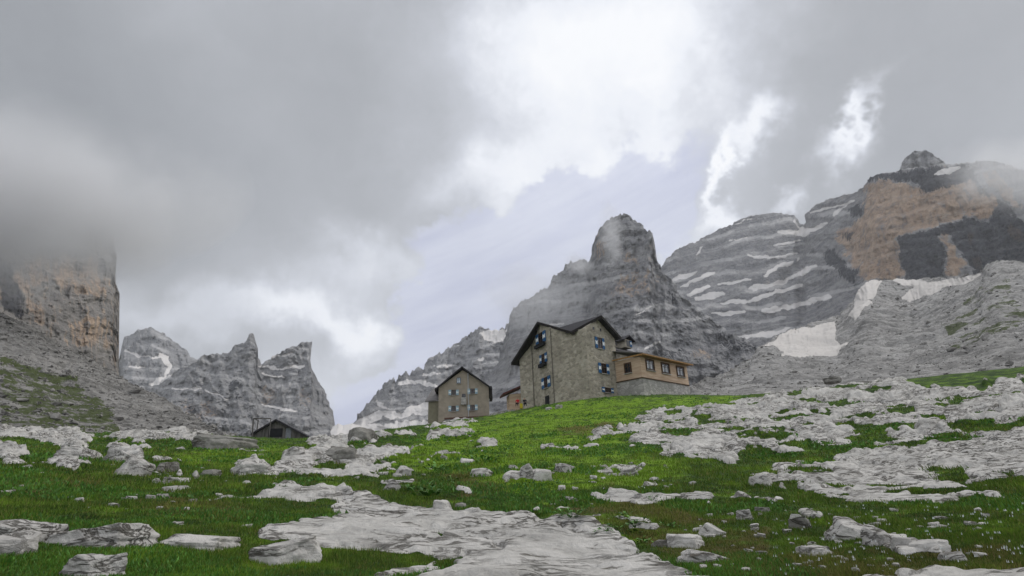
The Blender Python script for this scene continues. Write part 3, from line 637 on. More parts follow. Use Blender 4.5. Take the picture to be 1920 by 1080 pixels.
relief('scree_slope', [(1283,745),(1299,728),(1330,716),(1373,698),(1405,672),(1425,650),(1480,618),(1545,600),(1572,588),(1590,570),(1604,545),(1622,526),(1640,523),(1690,524),(1760,520),(1836,512),(1845,499),(1870,486),(1920,487),(2000,470),(2150,440)],
       [(1283, 760), (1560, 745), (1700, 730), (1920, 712), (2150, 690)], [(1283, 75), (1600, 80), (2150, 78)], [(1283, 110), (1405, 330), (1550, 520), (1700, 620), (1860, 420), (2150, 360)], m_scree_r, step=1.4, rows=300, strata=0, feat=14, seed=51, jag=4, amp=0.035, gully=0.016,
       snow=[[(1425,650),(1480,616),(1520,613),(1560,602),(1568,625),(1563,638),(1595,642),(1590,650),(1563,668),(1525,673),(1498,680),(1466,675),(1470,658),(1447,648)],
             [(1603,520),(1655,522),(1640,545),(1625,560),(1635,575),(1620,590),(1605,605),(1588,600),(1596,575),(1600,550)], [(1655,520),(1700,522),(1740,525),(1838,510),(1825,525),(1765,535),(1725,548),(1700,558),(1683,552),(1712,540),(1690,530)]],
       green=[z5([(1180,790),(1250,740),(1310,700),(1400,660),(1420,690),(1390,770),(1440,760),(1400,860),(1300,870),(1210,890),(1250,820)]), [(1800,560),(1900,540),(1925,600),(1850,640)]], greenbase=0.0, back=0.1)
relief('scree_slope', [(-330,440),(-100,535),(0,580),(58,611),(111,647),(178,678),(218,698),(267,731),(329,767),(369,793),(400,806),(440,815)], [(-330, 825), (0, 834), (200, 832), (440, 832)],
       [(-330, 46), (440, 52)], [(-330, 230), (0, 215), (218, 190), (330, 140), (440, 70)], m_scree_l, step=1.3, rows=300, strata=0, feat=7, seed=61, jag=4, amp=0.03, gully=0.022,
       green=[z3([(0,660),(180,700),(300,760),(430,860),(520,960),(300,960),(0,900)]), z3([(0,900),(300,950),(330,1000),(0,960)])], greenbase=0.10, back=0.1, greenk=.66)
# ------------------------------------------------------------------ haze and mist
def volume_mat(name, colr, dens, aniso=0.2):
    m, t = newmat(name)
    v = t.n('ShaderNodeVolumePrincipled', ins={'Color': tuple(colr) + (1,), 'Density': dens, 'Anisotropy': aniso})
    t.n('ShaderNodeOutputMaterial', ins={1: v.outputs[0]}); return m
def box_mesh(name, lo, hi, mat):
    x0, y0, z0 = lo; x1, y1, z1 = hi
    V = [(x0,y0,z0),(x1,y0,z0),(x1,y1,z0),(x0,y1,z0),(x0,y0,z1),(x1,y0,z1),(x1,y1,z1),(x0,y1,z1)]
    Fc = np.array([(0,3,2,1),(4,5,6,7),(0,1,5,4),(1,2,6,5),(2,3,7,6),(3,0,4,7)])
    return tri_obj(name, V, Fc, mat)
props(box_mesh('haze', (-1900, -1900, -60), (1900, 1900, 720), volume_mat('haze_air', (.93, .95, 1.0), 0.00011)), kind='stuff')
import bmesh
def mist_mat(nscale, dens, colr):
    """cloud that thins out towards the edge of its own body"""
    m, t = newmat('mist')
    oc = t.n('ShaderNodeTexCoord').outputs['Object']; pos = t.n('ShaderNodeNewGeometry').outputs['Position']
    ln = t.n('ShaderNodeVectorMath', operation='LENGTH', ins={0: oc}).outputs['Value']
    nz = t.noise(pos, nscale, 4, 0.55).outputs[0]
    e = t.math('ADD', ln, t.math('MULTIPLY', t.math('SUBTRACT', nz, 0.5), 1.6))
    f = t.ss(e, 0.92, 0.15)
    v = t.n('ShaderNodeVolumePrincipled', ins={'Color': tuple(colr) + (1,), 'Density': t.math('MULTIPLY', f, dens), 'Anisotropy': 0.3})
    t.n('ShaderNodeOutputMaterial', ins={1: v.outputs[0]}); return m
def blob(name, c, rad, dens, nscale, colr=(.86, .86, .87)):
    bm = bmesh.new(); bmesh.ops.create_icosphere(bm, subdivisions=3, radius=1.0)
    me = bpy.data.meshes.new(name); bm.to_mesh(me); bm.free(); me.materials.append(mist_mat(nscale, dens, colr))
    o = bpy.data.objects.new(name, me); col.objects.link(o); o.location = c; o.scale = rad
    return props(o, kind='stuff')
CL = [ # px, py, distance, half width px, half height px, half depth m, optical depth through its middle, noise scale
    (-90, 360, 205, 400, 130, 40, 2.6, .02), (130, 385, 218, 170, 110, 26, 2.2, .035), (60, 450, 190, 170, 100, 22, 1.5, .045), (190, 440, 225, 120, 95, 22, 1.4, .045),
    (1146, 440, 600, 28, 85, 24, 0.6, .08), (1086, 495, 590, 40, 26, 20, 0.6, .05), (1010, 560, 580, 120, 80, 40, 0.7, .02),
    (1970, 320, 780, 170, 70, 50, 1.1, .015)]
for i, (px, py, d, rx, ry, dep, od, ns) in enumerate(CL):
    P = at(px, py, d); k = np.linalg.norm(P - CAM) / F_PX
    blob('cloud', P.tolist(), (rx * k, dep, ry * k), od / dep, ns)

# ------------------------------------------------------------------ building helpers
def empty(name, loc):
    o = bpy.data.objects.new(name, None); col.objects.link(o); o.location = tuple(map(float, loc)); o.empty_display_size = 0.3; return o
class MB:
    def __init__(s): s.v = []; s.f = []; s.m = []
    def add(s, V, Fc, m=0):
        b = len(s.v); s.v += [tuple(map(float, q)) for q in V]; s.f += [tuple(b + i for i in f) for f in Fc]; s.m += [m] * len(Fc)
    def prism(s, poly, vec, m=0):
        """planar polygon swept along vec"""
        poly = [np.asarray(p, float) for p in poly]; n = len(poly); vec = np.asarray(vec, float)
        s.add(poly + [p + vec for p in poly], [tuple(range(n))[::-1], tuple(range(n, 2 * n))] + [(i, (i + 1) % n, (i + 1) % n + n, i + n) for i in range(n)], m)
    def box(s, c, u, v, w, m=0):
        c, u, v, w = [np.asarray(a, float) for a in (c, u, v, w)]
        s.prism([c - u - v - w, c + u - v - w, c + u + v - w, c - u + v - w], 2 * w, m)
    def bar(s, a, b, r, m=0, n=6):
        a = np.asarray(a, float); b = np.asarray(b, float); d = (b - a) / np.linalg.norm(b - a)
        e = np.cross(d, [0, 0, 1.0]); e = e / np.linalg.norm(e) if np.linalg.norm(e) > 1e-3 else np.array([1.0, 0, 0]); g = np.cross(d, e)
        s.prism([a + r * (math.cos(k * 2 * math.pi / n) * e + math.sin(k * 2 * math.pi / n) * g) for k in range(n)], b - a, m)
    def build(s, name, mats, parent=None, top=False):
        mats = mats if isinstance(mats, (list, tuple)) else [mats]
        me = bpy.data.meshes.new(name); o = bpy.data.objects.new(name, me); col.objects.link(o)
        off = np.zeros(3)
        p = parent
        while p is not None: off += np.array(p.location); p = p.parent
        me.from_pydata([tuple(np.array(q) - off) for q in s.v], [], s.f); me.update()
        for m in mats: me.materials.append(m)
        me.polygons.foreach_set('material_index', s.m)
        bm = bmesh.new(); bm.from_mesh(me); bmesh.ops.recalc_face_normals(bm, faces=bm.faces); bm.to_mesh(me); bm.free()
        if parent: o.parent = parent
        return o
Zv = np.array([0, 0, 1.0])
class Wall:
    """a vertical wall plane through C running towards azimuth az; q(px,py) = the point of it seen there, sz = (along, height)"""
    def __init__(s, C, az):
        s.C = np.asarray(C, float); s.d = np.array([math.sin(math.radians(az)), math.cos(math.radians(az)), 0]); s.n = np.array([s.d[1], -s.d[0], 0])
        if np.dot(s.n, s.C - CAM) > 0: s.n = -s.n        # n points towards the camera side
    def q(s, px, py, off=0.0):
        C = s.C + s.n * off; r = ray(px, py); return CAM + r * (np.dot(C - CAM, s.n) / np.dot(r, s.n))
    def sz(s, px, py, off=0.0):
        w_ = s.q(px, py, off) - s.C; return float(np.dot(w_, s.d)), float(w_[2])
    def p(s, a, z, off=0.0): return s.C + s.d * a + Zv * z + s.n * off
def plate(mb, wl, pts, thick=0.35, off=0.0, m=0):
    mb.prism([wl.p(a, z, off) for a, z in pts], -wl.n * thick, m)
def window(root, wl, px, py, w_, h_, shutters=True, flower=False, glass=None, sw=None, frame=None, label=None, t=0.07, board=None):
    a, z = wl.sz(px, py); f = MB()
    for (da, dz, hw, hh) in ((-w_/2, 0, t/2, h_/2 + t/2), (w_/2, 0, t/2, h_/2 + t/2), (0, h_/2, w_/2 - t/2, t/2), (0, -h_/2, w_/2 - t/2, t/2), (0, 0, 0.025, h_/2 - t/2), (0, h_*0.12, w_/2 - t/2, 0.02)):
        f.box(wl.p(a + da, z + dz, 0.04), wl.d * hw, Zv * hh, wl.n * (0.05 if hw != 0.025 and hh != 0.02 else 0.035))
    fo = f.build('window', frame or m_woodf, root)
    if label: fo['label'] = label
    g = MB(); g.box(wl.p(a, z, 0.012), wl.d * (w_/2), Zv * (h_/2), wl.n * 0.02); g.build('pane', glass or m_glass, fo)
    s_ = MB(); s_.box(wl.p(a, z - h_/2 - 0.09, 0.08), wl.d * (w_/2 + 0.12), Zv * 0.04, wl.n * 0.11); s_.build('sill', m_stone2, fo)
    if shutters:
        sw = sw or w_ * 0.55
        for k in (-1, 1):
            c = wl.p(a + k * (w_/2 + sw/2 + 0.05), z, 0.07); b = MB()
            b.box(c, wl.d * sw/2, Zv * (h_/2 + 0.04), wl.n * 0.025, 0)
            hx, hz = sw * 0.42, h_ * 0.22
            # white hourglass field on the blue board
            b.prism([c + wl.d * (-hx) + Zv * hz + wl.n * .028, c + wl.d * (-hx) - Zv * hz + wl.n * .028, c - Zv * hz * .55 + wl.n * .028, c + wl.d * hx - Zv * hz + wl.n * .028, c + wl.d * hx + Zv * hz + wl.n * .028, c + Zv * hz * .55 + wl.n * .028], wl.n * 0.012, 1)
            b.build('shutter', [board or m_blue, m_white], fo)
    if flower:
        b = MB(); c = wl.p(a, z - h_/2 - 0.32, 0.26); b.box(c, wl.d * (w_/2 + sw * 0.9), Zv * 0.22, wl.n * 0.16); b.build('flower_box', m_black, fo)
    return fo
def slab(mb, pts, thick, m=0):
    mb.prism(pts, (0, 0, -thick), m)

# ------------------------------------------------------------------ the big stone mountain hut
D0 = 64.0
C = at(1107, 750, D0); R = Wall(C, 48); L = Wall(C, -45)
hut = props(empty('mountain_hut', C), 'large tan stone hut with black cross gabled roof on the grassy crest', 'mountain hut')
B = -2.5
s3, _ = L.sz(1036, 700); F2 = Wall(L.p(s3, 0), -23); s2, _ = F2.sz(1001, 700); F1 = Wall(F2.p(s2, 0), -54); s1, _ = F1.sz(978.5, 700)
OV = 0.7
A2 = R.q(1127, 591, OV); D2 = R.q(1164, 632, OV); B2 = L.q(1071, 621, .6)
E1 = L.q(959, 680, -.9); G1 = L.q(1008, 603, -.6)
inL = -L.n; inR = -R.n
def lz(P):                                           # position along the left wall, height over its foot
    w_ = np.asarray(P) - C; return float(np.dot(w_, L.d)), float(w_[2])
def rz(P):
    w_ = np.asarray(P) - C; return float(np.dot(w_, R.d)), float(w_[2])
RT = 0.28
def top1(P):                                         # underside of the left gable roof above point P
    s, _ = lz(P); k = [lz(B2), lz(G1), lz(E1)]; return np.interp(s, [q[0] for q in k], [q[1] for q in k]) - RT
v2 = [rz(A2)[0] * 0 - 1.2, rz(A2)[0], rz(D2)[0]]; 
slope2 = (rz(A2)[1] - rz(D2)[1]) / (rz(D2)[0] - rz(A2)[0])
def top2(P):
    v, _ = rz(P); return rz(A2)[1] - abs(v - rz(A2)[0]) * slope2 - RT
def topz(P): return max(top1(P), top2(P)) if lz(P)[0] < lz(G1)[0] else top1(P)
wl = MB()
def facet(wl_, s_a, s_b, tf, n=14):
    ss_ = np.linspace(s_a, s_b, n)
    pts = [(s_a, B), (s_b, B)] + [(float(q), float(tf(wl_.p(q, 0)) + C[2] - wl_.C[2])) for q in ss_[::-1]]
    plate(wl, wl_, pts, 0.4)
facet(L, 0, s3, topz); facet(F2, 0, s2, topz); facet(F1, 0, s1, topz)
Rlen = R.sz(1160, 745)[0]
facet(R, 0.0, Rlen, top2, 15)
Pl = F1.p(s1, 0); Pr = R.p(Rlen, 0)
# rear walls
side = Wall(Pl, 45); plate(wl, side, [(0, B), (7.5, B), (7.5, top1(side.p(7.5, 0))), (0, top1(Pl))], 0.35)
side2 = Wall(Pr, -45); plate(wl, side2, [(0, B), (10, B), (10, top2(side2.p(9, 0))), (0, top2(Pr))], 0.35)
wl.build('wall', m_stone, hut)
rf = MB(); dep = 9.0
slab(rf, [E1, G1, G1 + inL * dep, E1 + inL * dep], RT); slab(rf, [G1, B2, B2 + inL * dep, G1 + inL * dep], RT)
rf.build('roof', m_roof, hut, ).name = 'roof'
rf = MB(); bk = L.d * 9
slab(rf, [B2 + Zv * .03, A2, A2 + bk], RT); slab(rf, [A2, D2, D2 + bk, A2 + bk], RT)
rf.build('roof', m_roof, hut)
fb = MB()                                            # barge boards and soffit boards along the verges
for a, b in ((E1, G1), (G1, B2)): fb.prism([a + L.n * .02, b + L.n * .02, b + L.n * .02 - Zv * .34, a + L.n * .02 - Zv * .34], L.n * .06)
for a, b in ((B2, A2), (A2, D2)): fb.prism([a + R.n * .02, b + R.n * .02, b + R.n * .02 - Zv * .36, a + R.n * .02 - Zv * .36], R.n * .06)
fb.build('barge_board', m_soffit, hut)
window(hut, F2, 1014.5, 634, 1.1, 1.3, flower=True, sw=.85, label='top window of the dark recess with open blue shutters')
window(hut, F2, 1019.5, 672, 0.8, 1.05, flower=True, sw=.6)
window(hut, F2, 1024.5, 717, 0.85, 1.25, sw=.75)
window(hut, R, 1124, 643.5, 0.75, 1.25, sw=.42)
window(hut, R, 1131.5, 691, 0.85, 1.1, sw=.48)
window(hut, R, 1139, 731.5, 1.0, 0.5, sw=.48, label='low slit window just above the grass')
for q in ((1112.5, 615.5), (1126, 619)):
    a, z = R.sz(*q); g = MB(); g.box(R.p(a, z, 0.0), R.d * .12, Zv * .17, R.n * .03); g.build('vent', m_glass, hut)
a, z = F2.sz(1026.5, 754); g = MB(); g.box(F2.p(a, z, 0.0), F2.d * .55, Zv * .75, F2.n * .04); g.build('door', m_black, hut)
m_pipe = plain('weathered_pipe', (.10, .09, .075), .7, .3)
for w_, s_ in ((L, s3 - .12), (F1, .1)):            # downpipes at both edges of the recess
    g = MB(); zt = top1(w_.p(s_, 0)) - .1 + C[2] - w_.C[2]; g.bar(w_.p(s_, -.6, .1), w_.p(s_, zt, .1), .04); g.build('drainpipe', m_pipe, hut)
# grey annex roof with dormer behind
W2 = Wall(R.p(Rlen + .3, 0, -3.2), 48)
wg = MB(); a0, z0 = W2.sz(1150, 662); a1, z1 = W2.sz(1207, 668); zt0 = W2.sz(1152, 651)[1]
plate(wg, W2, [(a0 - 1, 0), (a1, 0), (a1, z1), (a0 - 1, z0)], 3.0); wg.build('wing_wall', m_stone, hut)
rg = MB(); e0 = W2.p(a0 - 1, z0 + .3, .5); e1 = W2.p(a1 + .3, z1 + .05, .5); slab(rg, [e0, e1, e1 - W2.n * 5 + Zv * 1.6 - W2.d * 1.4, e0 - W2.n * 5 + Zv * 2.6], .2); rg.build('wing_roof', m_roof, hut)
dq = W2.q(1178, 643, -0.4); dm = MB(); dm.box(dq + Zv * -.1 - W2.n * 1.2, W2.d * .75, Zv * .55, W2.n * 1.2, 0)
ap = dq + Zv * 1.05 + W2.n * .35
dm2 = MB()
for k in (-1, 1):
    lo_ = dq + Zv * .35 + W2.d * k * 1.15 + W2.n * .35
    slab(dm2, [ap, lo_, lo_ - W2.n * 3, ap - W2.n * 3], .14)
do = dm.build('dormer', m_stone, hut); dm2.build('dormer_roof', m_roof, do)
b = MB(); b.box(dq + W2.d * .48 + W2.n * .04 - Zv * .08, W2.d * .22, Zv * .42, W2.n * .03, 0); b.box(dq + W2.d * .48 + W2.n * .09 - Zv * .02, W2.d * .15, Zv * .16, W2.n * .012, 1); b.build('shutter', [m_blue, m_white], do)
b = MB(); b.box(dq - W2.d * .1 + W2.n * .03 - Zv * .08, W2.d * .3, Zv * .40, W2.n * .02); b.build('pane', m_glass, do)
ch = MB(); cq = W2.q(1148.5, 656, .3); ch.box(cq, W2.d * .28, W2.n * .25, Zv * .85); ch.build('chimney', plain('pale_render', (.42, .41, .40), .9, .25, 3.0), hut)
# timber annex on a stone base
Ca = R.p(Rlen, 0) - L.d * 3.6; Ca[2] = at(1209, 739, np.hypot(Ca[0], Ca[1]))[2]
# pull the corner to where the photograph has it
dca = np.hypot(Ca[0], Ca[1]); Ca = at(1207.5, 739, dca)
AR = Wall(Ca, 48); AL = Wall(Ca, -45)
ax = empty('timber_annex', Ca - np.array(hut.location)); ax.parent = hut
zb = AR.sz(1204, 709)[1]; ze = AR.sz(1203.5, 669)[1]
lr = AR.sz(1291, 727)[0]; ll = 4.4
def span(wl_, s0, s1, z0, z1, off, th): return [(s0, z0), (s1, z0), (s1, z1), (s0, z1)]
g = MB(); plate(g, AR, [(0, -2), (lr + .25, -2), (lr + .08, zb), (0, zb)], .5, 0.06); plate(g, AL, [(0.0, -2), (ll, -2), (ll, zb), (0.0, zb)], .5, 0.06); g.build('stone_base', m_stone2, ax)
g = MB(); plate(g, AR, [(0, zb + .1), (lr, zb + .1), (lr, ze), (0, ze)], .25); plate(g, AL, [(0.0, zb + .1), (ll, zb + .1), (ll, ze), (0.0, ze)], .25)
eb = Wall(AR.p(lr, 0), -45); plate(g, eb, [(0, -2), (5, -2), (5, ze), (0, ze)], .25); g.build('wall', m_wood, ax)
g = MB(); plate(g, AR, [(-.1, zb - .0), (lr + .1, zb), (lr + .1, zb + .1), (-.1, zb + .1)], .3, .16); plate(g, AL, [(-.1, zb), (ll, zb), (ll, zb + .1), (-.1, zb + .1)], .3, .16)
g.build('floor_trim', m_woodf, ax)
e = [AR.p(-.45, ze + .28, .75), AR.p(lr + .55, ze + .22, .75), AR.p(lr + .55, ze + 1.35, -4.2), AR.p(-.45, ze + 1.45, -4.2)]
e0l = AL.p(ll, ze + .28, .55)
g = MB(); slab(g, e, .1); g.build('roof', m_roofg, ax)
g = MB(); slab(g, [e[0] - Zv * .105 - AR.n * .02, e[1] - Zv * .105 - AR.n * .02, AR.p(lr + .3, ze + .10, .03), AR.p(-.2, ze + .12, .03)], .09)
g.prism([e[0] + AR.n * .01 + Zv * -.12, e[1] + AR.n * .01 - Zv * .12, e[1] + AR.n * .01 - Zv * .26, e[0] + AR.n * .01 - Zv * .26], AR.n * .04)
g.prism([e[0] - AR.d * .02 - Zv * .12, AL.p(ll, ze + .16, .45), AL.p(ll, ze - .02, .45), e[0] - AR.d * .02 - Zv * .3], AL.n * .04)
g.build('eave', m_wood_o, ax)
zw = (AR.sz(1220, 686)[1])
for (x0, y0, ww) in ((1218.5, 684.5, 1.75), (1247.5, 691, 1.8), (1275.5, 697, 1.8)):
    wf = window(ax, AR, x0, y0, ww * .86, 1.2, shutters=False, t=.17)
    aa, zz_ = AR.sz(x0, y0)
    for k in (-.28, .05):
        b = MB(); b.box(AR.p(aa + ww * k, zz_ - .05, .045), AR.d * (.14 if k < 0 else .2), Zv * .38, AR.n * .008); b.build('curtain', m_curtain, wf)
window(ax, AL, 1177.5, 690, .85, 1.1, shutters=False, t=.14)
# small timber porch at the left end
PW = Wall(Pl + side.d * 2.0, -100)
px0 = PW.sz(957, 765)[0]; pz1 = PW.sz(962, 735)[1]; po = empty('porch', PW.C - np.array(hut.location)); po.parent = hut
x1_ = abs(PW.sz(955, 745)[0]); g = MB(); plate(g, PW, [(-.4, -2.2), (x1_, -2.2), (x1_, pz1 - .3), (-.4, pz1)], 2.2); g.build('wall', m_wood, po)
g = MB(); q0 = PW.q(943, 737, .5); q1 = PW.q(980, 721, .5); slab(g, [q0, q1, q1 - PW.n * 3, q0 - PW.n * 3], .22); g.build('roof', plain('red_brown_roof', (.10, .035, .03), .8, .4, 3.0), po)

m_pale = plain('pale_blue_shutter_paint', (.28, .40, .47), .6, .3, 5.0)
# ------------------------------------------------------------------ the smaller hut
D1 = 88.0
C1 = at(917.5, 783, D1); SW = Wall(C1, -94)
small = props(empty('mountain_hut', C1), 'smaller plain tan hut with a single steep gable left of the big hut', 'mountain hut')
pt = lambda x, y, off=0.0: SW.sz(x, y, off)
x_l = pt(822, 770)[0]; el = pt(822, 727)[1]; er = pt(915, 725)[1]; pk = pt(867.5, 694)
g = MB(); plate(g, SW, [(0, -3), (x_l, -3), (x_l, el), (pk[0], pk[1]), (0, er)], .4)
bw = Wall(SW.p(0, 0), 0); plate(g, SW, [(0.0, -3), (x_l, -3), (x_l, el), (pk[0], pk[1]), (0, er)], .4, -9.0)
for s_ in (0.2, x_l - .2): g.prism([SW.p(s_ - .18, -3, -.42), SW.p(s_ + .18, -3, -.42), SW.p(s_ + .18, er, -.42), SW.p(s_ - .18, er, -.42)], -SW.n * 8.5)
g.build('wall', m_render, small)
a_, e_l, e_r = SW.q(866, 686.5, .6), SW.q(815, 729, .6), SW.q(923, 727, .6)
g = MB(); slab(g, [e_l, a_, a_ - SW.n * 10.4, e_l - SW.n * 10.4], .22); slab(g, [a_, e_r, e_r - SW.n * 10.4, a_ - SW.n * 10.4], .22); g.build('roof', m_roof, small)
g = MB(); q0 = SW.q(919, 724, .4); g.prism([q0, q0 + SW.d * -.25, q0 + SW.d * -.35 - Zv * 1.9, q0 + SW.d * .1 - Zv * 1.9], -SW.n * 3.0); g.build('side_awning', m_soffit, small)
for q in ((850.5, 736), (886, 733.5), (850.5, 766), (886, 764)): window(small, SW, *q, 0.62, 0.72, sw=.42, board=m_pale)
window(small, SW, 860, 713.5, .5, .75, shutters=False, glass=m_white, frame=m_blue)
g = MB(); a, z = pt(869.5, 743); g.box(SW.p(a, z, .02), SW.d * .28, Zv * .38, SW.n * .04); g.build('vent', m_glass, small)
g = MB(); a, z = pt(869.5, 752.5); g.box(SW.p(a, z, .25), SW.d * .40, Zv * .55, SW.n * .22); g.build('balcony_box', m_stone2, small)
g = MB(); g.bar(SW.p(*pt(877.5, 700), .1), SW.p(*pt(878.5, 783), .1), .05); g.build('drainpipe', plain('pipe_grey', (.42, .44, .47), .5), small)
g = MB(); a, z = pt(875, 783); aw = abs(pt(835, 783)[0] - pt(913, 783)[0]) / 2; q0, q1 = SW.q(833, 783.5, .9), SW.q(914, 779, .9)
g.prism([q0, q1, q1 - Zv * .18, q0 - Zv * .18], -SW.n * .9); g.build('ledge', plain('ledge_brown', (.10, .05, .04), .8), small)
LW = Wall(SW.p(x_l, 0, -1.2), -94)
g = MB(); b0 = LW.sz(803, 760); b1 = LW.sz(822, 760); zt = LW.sz(812, 752)[1]; plate(g, LW, [(b1[0] - .3, -3), (b0[0], -3), (b0[0], zt), (b1[0] - .3, zt)], 5); g.build('lean_to', plain('olive_render', (.20, .185, .13), .95, .2, 2.0), small)
g = MB(); q0, q1 = LW.q(797, 752, .4), LW.q(824, 749, .4); q2 = LW.q(818, 728, -4); q3 = LW.q(812, 727, -4); slab(g, [q0, q1, q2, q3], .15); g.build('lean_to_roof', m_roofg, small)

# dry stone terrace walls beside the huts
def stonewall(label, p0, p1, h, th, n=40):
    d = np.asarray(p1) - p0; Lh = np.linalg.norm(d[:2]); nn = np.array([-d[1], d[0], 0]) / Lh
    g = MB(); rng = random.Random(int(Lh * 100)); k = max(4, int(Lh / .7))
    for i in range(k):
        for lay in range(max(2, int(h / .4))):
            c = p0 + d * ((i + .5 + (lay % 2) * .4) / (k + .4)) + Zv * (lay * .38 - .4)
            j = [rng.uniform(.8, 1.15) for _ in range(3)]
            g.box(c, d / k * .52 * j[0] + nn * rng.uniform(-.05, .05), nn * th * .5 * j[1], Zv * .21 * j[2])
    o = g.build('stone_wall', m_stone2); props(o, label, 'stone wall'); return o
stonewall('low dry stone terrace wall under the smaller hut', at(832, 790, 86), at(919, 785, 84), 1.2, .7)
stonewall('low grey stone wall filling the gap between the two huts', at(920, 779, 80), at(962, 770, 74), .9, .6)

# ------------------------------------------------------------------ the half buried shed
D3 = 62.0
C3 = at(583, 824, D3); HW = Wall(C3, -96)
shed = props(empty('shed', C3), 'low weathered wooden shed with black opening half hidden behind boulders on the left', 'shed')
p3 = lambda x, y: HW.sz(x, y)
g = MB(); plate(g, HW, [(0, -1), (p3(472, 820)[0], -1), p3(473, 812), p3(516, 788), p3(584, 822)], .2); g.build('wall', m_old, shed)
g = MB(); q = [HW.q(470, 812.5, .4), HW.q(517, 785.5, .4), HW.q(588, 823, .4)]
slab(g, [q[0], q[1], q[1] - HW.n * 5, q[0] - HW.n * 5], .16); slab(g, [q[1], q[2], q[2] - HW.n * 5, q[1] - HW.n * 5], .16); g.build('roof', m_roof, shed)
g = MB(); a, z = p3(516.5, 811.5); g.box(HW.p(a, z, .02), HW.d * .68, Zv * .42, HW.n * .03); g.build('opening', m_black, shed)
g = MB(); a, z = p3(541, 812); g.box(HW.p(a, z, .02), HW.d * .25, Zv * .5, HW.n * .03); g.build('door', plain('pale_grey_boards', (.20, .21, .23), .9, .3), shed)
fr = MB(); P0 = HW.q(474, 812, 1.0); P1 = HW.q(475.5, 784.5, 1.0); P2 = HW.q(508, 784.5, 1.0)
fr.bar(P0 - Zv * 1.0, P1, .07); fr.bar(P1, P2, .06); fr.bar(P1 - HW.n * 1.4 - Zv * 2.4, P1 - HW.n * 1.4, .06); fr.bar(P1, P1 - HW.n * 1.4, .05); fr.bar(P2, P2 - Zv * 2.2, .05)
props(fr.build('pole_frame', m_old), 'thin dark pole frame standing beside the left side of the shed roof', 'frame')

# ------------------------------------------------------------------ people resting by the porch
def person(P, face, top, pants, label, lean=0.0, sc=1.0):
    root = props(empty('person', P), label, 'person')
    J = {'pel': (0, 0, .42), 'spi': (0, .02, .66), 'che': (0, .05, .86), 'nec': (0, .07, .98), 'hea': (0, .10, 1.10), 'cro': (0, .11, 1.22)}
    ed = [('pel', 'spi'), ('spi', 'che'), ('che', 'nec'), ('nec', 'hea'), ('hea', 'cro')]; rad = {'pel': .15, 'spi': .135, 'che': .155, 'nec': .06, 'hea': .10, 'cro': .075}
    for k, n in ((-1, 'l'), (1, 'r')):
        J.update({'hip' + n: (.09 * k, .06, .42), 'kne' + n: (.13 * k, .46, .52), 'ank' + n: (.13 * k, .52, .08), 'toe' + n: (.14 * k, .70, .04),
                  'sho' + n: (.19 * k, .05, .92), 'elb' + n: (.25 * k, .18, .68), 'wri' + n: (.15 * k, .38, .58), 'han' + n: (.12 * k, .44, .56)})
        ed += [('pel', 'hip' + n), ('hip' + n, 'kne' + n), ('kne' + n, 'ank' + n), ('ank' + n, 'toe' + n), ('che', 'sho' + n), ('sho' + n, 'elb' + n), ('elb' + n, 'wri' + n), ('wri' + n, 'han' + n)]
        rad.update({'hip' + n: .10, 'kne' + n: .07, 'ank' + n: .045, 'toe' + n: .035, 'sho' + n: .065, 'elb' + n: .045, 'wri' + n: .032, 'han' + n: .038})
    ks = list(J); me = bpy.data.meshes.new('body'); me.from_pydata([J[k] for k in ks], [(ks.index(a), ks.index(b)) for a, b in ed], [])
    o = bpy.data.objects.new('body', me); col.objects.link(o)
    sk = o.modifiers.new('skin', 'SKIN')
    for i, k in enumerate(ks): me.skin_vertices[0].data[i].radius = (rad[k], rad[k])
    me.skin_vertices[0].data[0].use_root = True
    ss = o.modifiers.new('sub', 'SUBSURF'); ss.levels = 1; ss.render_levels = 1
    dg = bpy.context.evaluated_depsgraph_get(); m2 = bpy.data.meshes.new_from_object(o.evaluated_get(dg)); o.modifiers.clear(); o.data = m2
    m2.materials.clear()
    for m in (top, pants, m_skin, m_hair): m2.materials.append(m)
    for pl in m2.polygons:
        c = pl.center; pl.use_smooth = True
        pl.material_index = 3 if (c.z > 1.14 or (c.z > 1.03 and c.y < .05)) else 2 if (c.z > .97 or (c.y > .36 and .53 < c.z < .62 and abs(c.x) < .2 and c.z > .545)) else 1 if (c.z < .47 or c.y > .3) else 0
    o.parent = root; root.rotation_euler = (0, 0, face); root.scale = (sc, sc, sc); return root
def on_ground(px, py, d, off=0.0):
    q = at(px, py, d); z = gsample(GZ, np.array([q[0]]), np.array([q[1]]))[0]; return np.array([q[0], q[1], z + off])
q = at(971, 763.0, 62.5); q[2] = max(q[2], gsample(GZ, q[:1], q[1:2])[0] - .03); person(q, math.radians(165), m_red, m_black, 'person in red jacket sitting outside the porch of the big hut', sc=.8)
q2 = at(984, 763.0, 62.0); q2[2] = max(q2[2], gsample(GZ, q2[:1], q2[1:2])[0] - .03); person(q2, math.radians(190), m_black, m_black, 'person in black clothes sitting against the left foot of the big hut', sc=.8)
bp = MB(); c = at(977.5, 762, 62.2); bp.box(c, np.array([.16, 0, 0]), np.array([0, .12, 0]), Zv * .24); bp.box(c - np.array([0, .16, .04]), np.array([.11, 0, 0]), np.array([0, .05, 0]), Zv * .14); bp.box(c + Zv * .27, np.array([.12, 0, 0]), np.array([0, .10, 0]), Zv * .05)
o = bp.build('backpack', m_yel); props(o, 'yellow backpack standing between the two seated people', 'backpack')

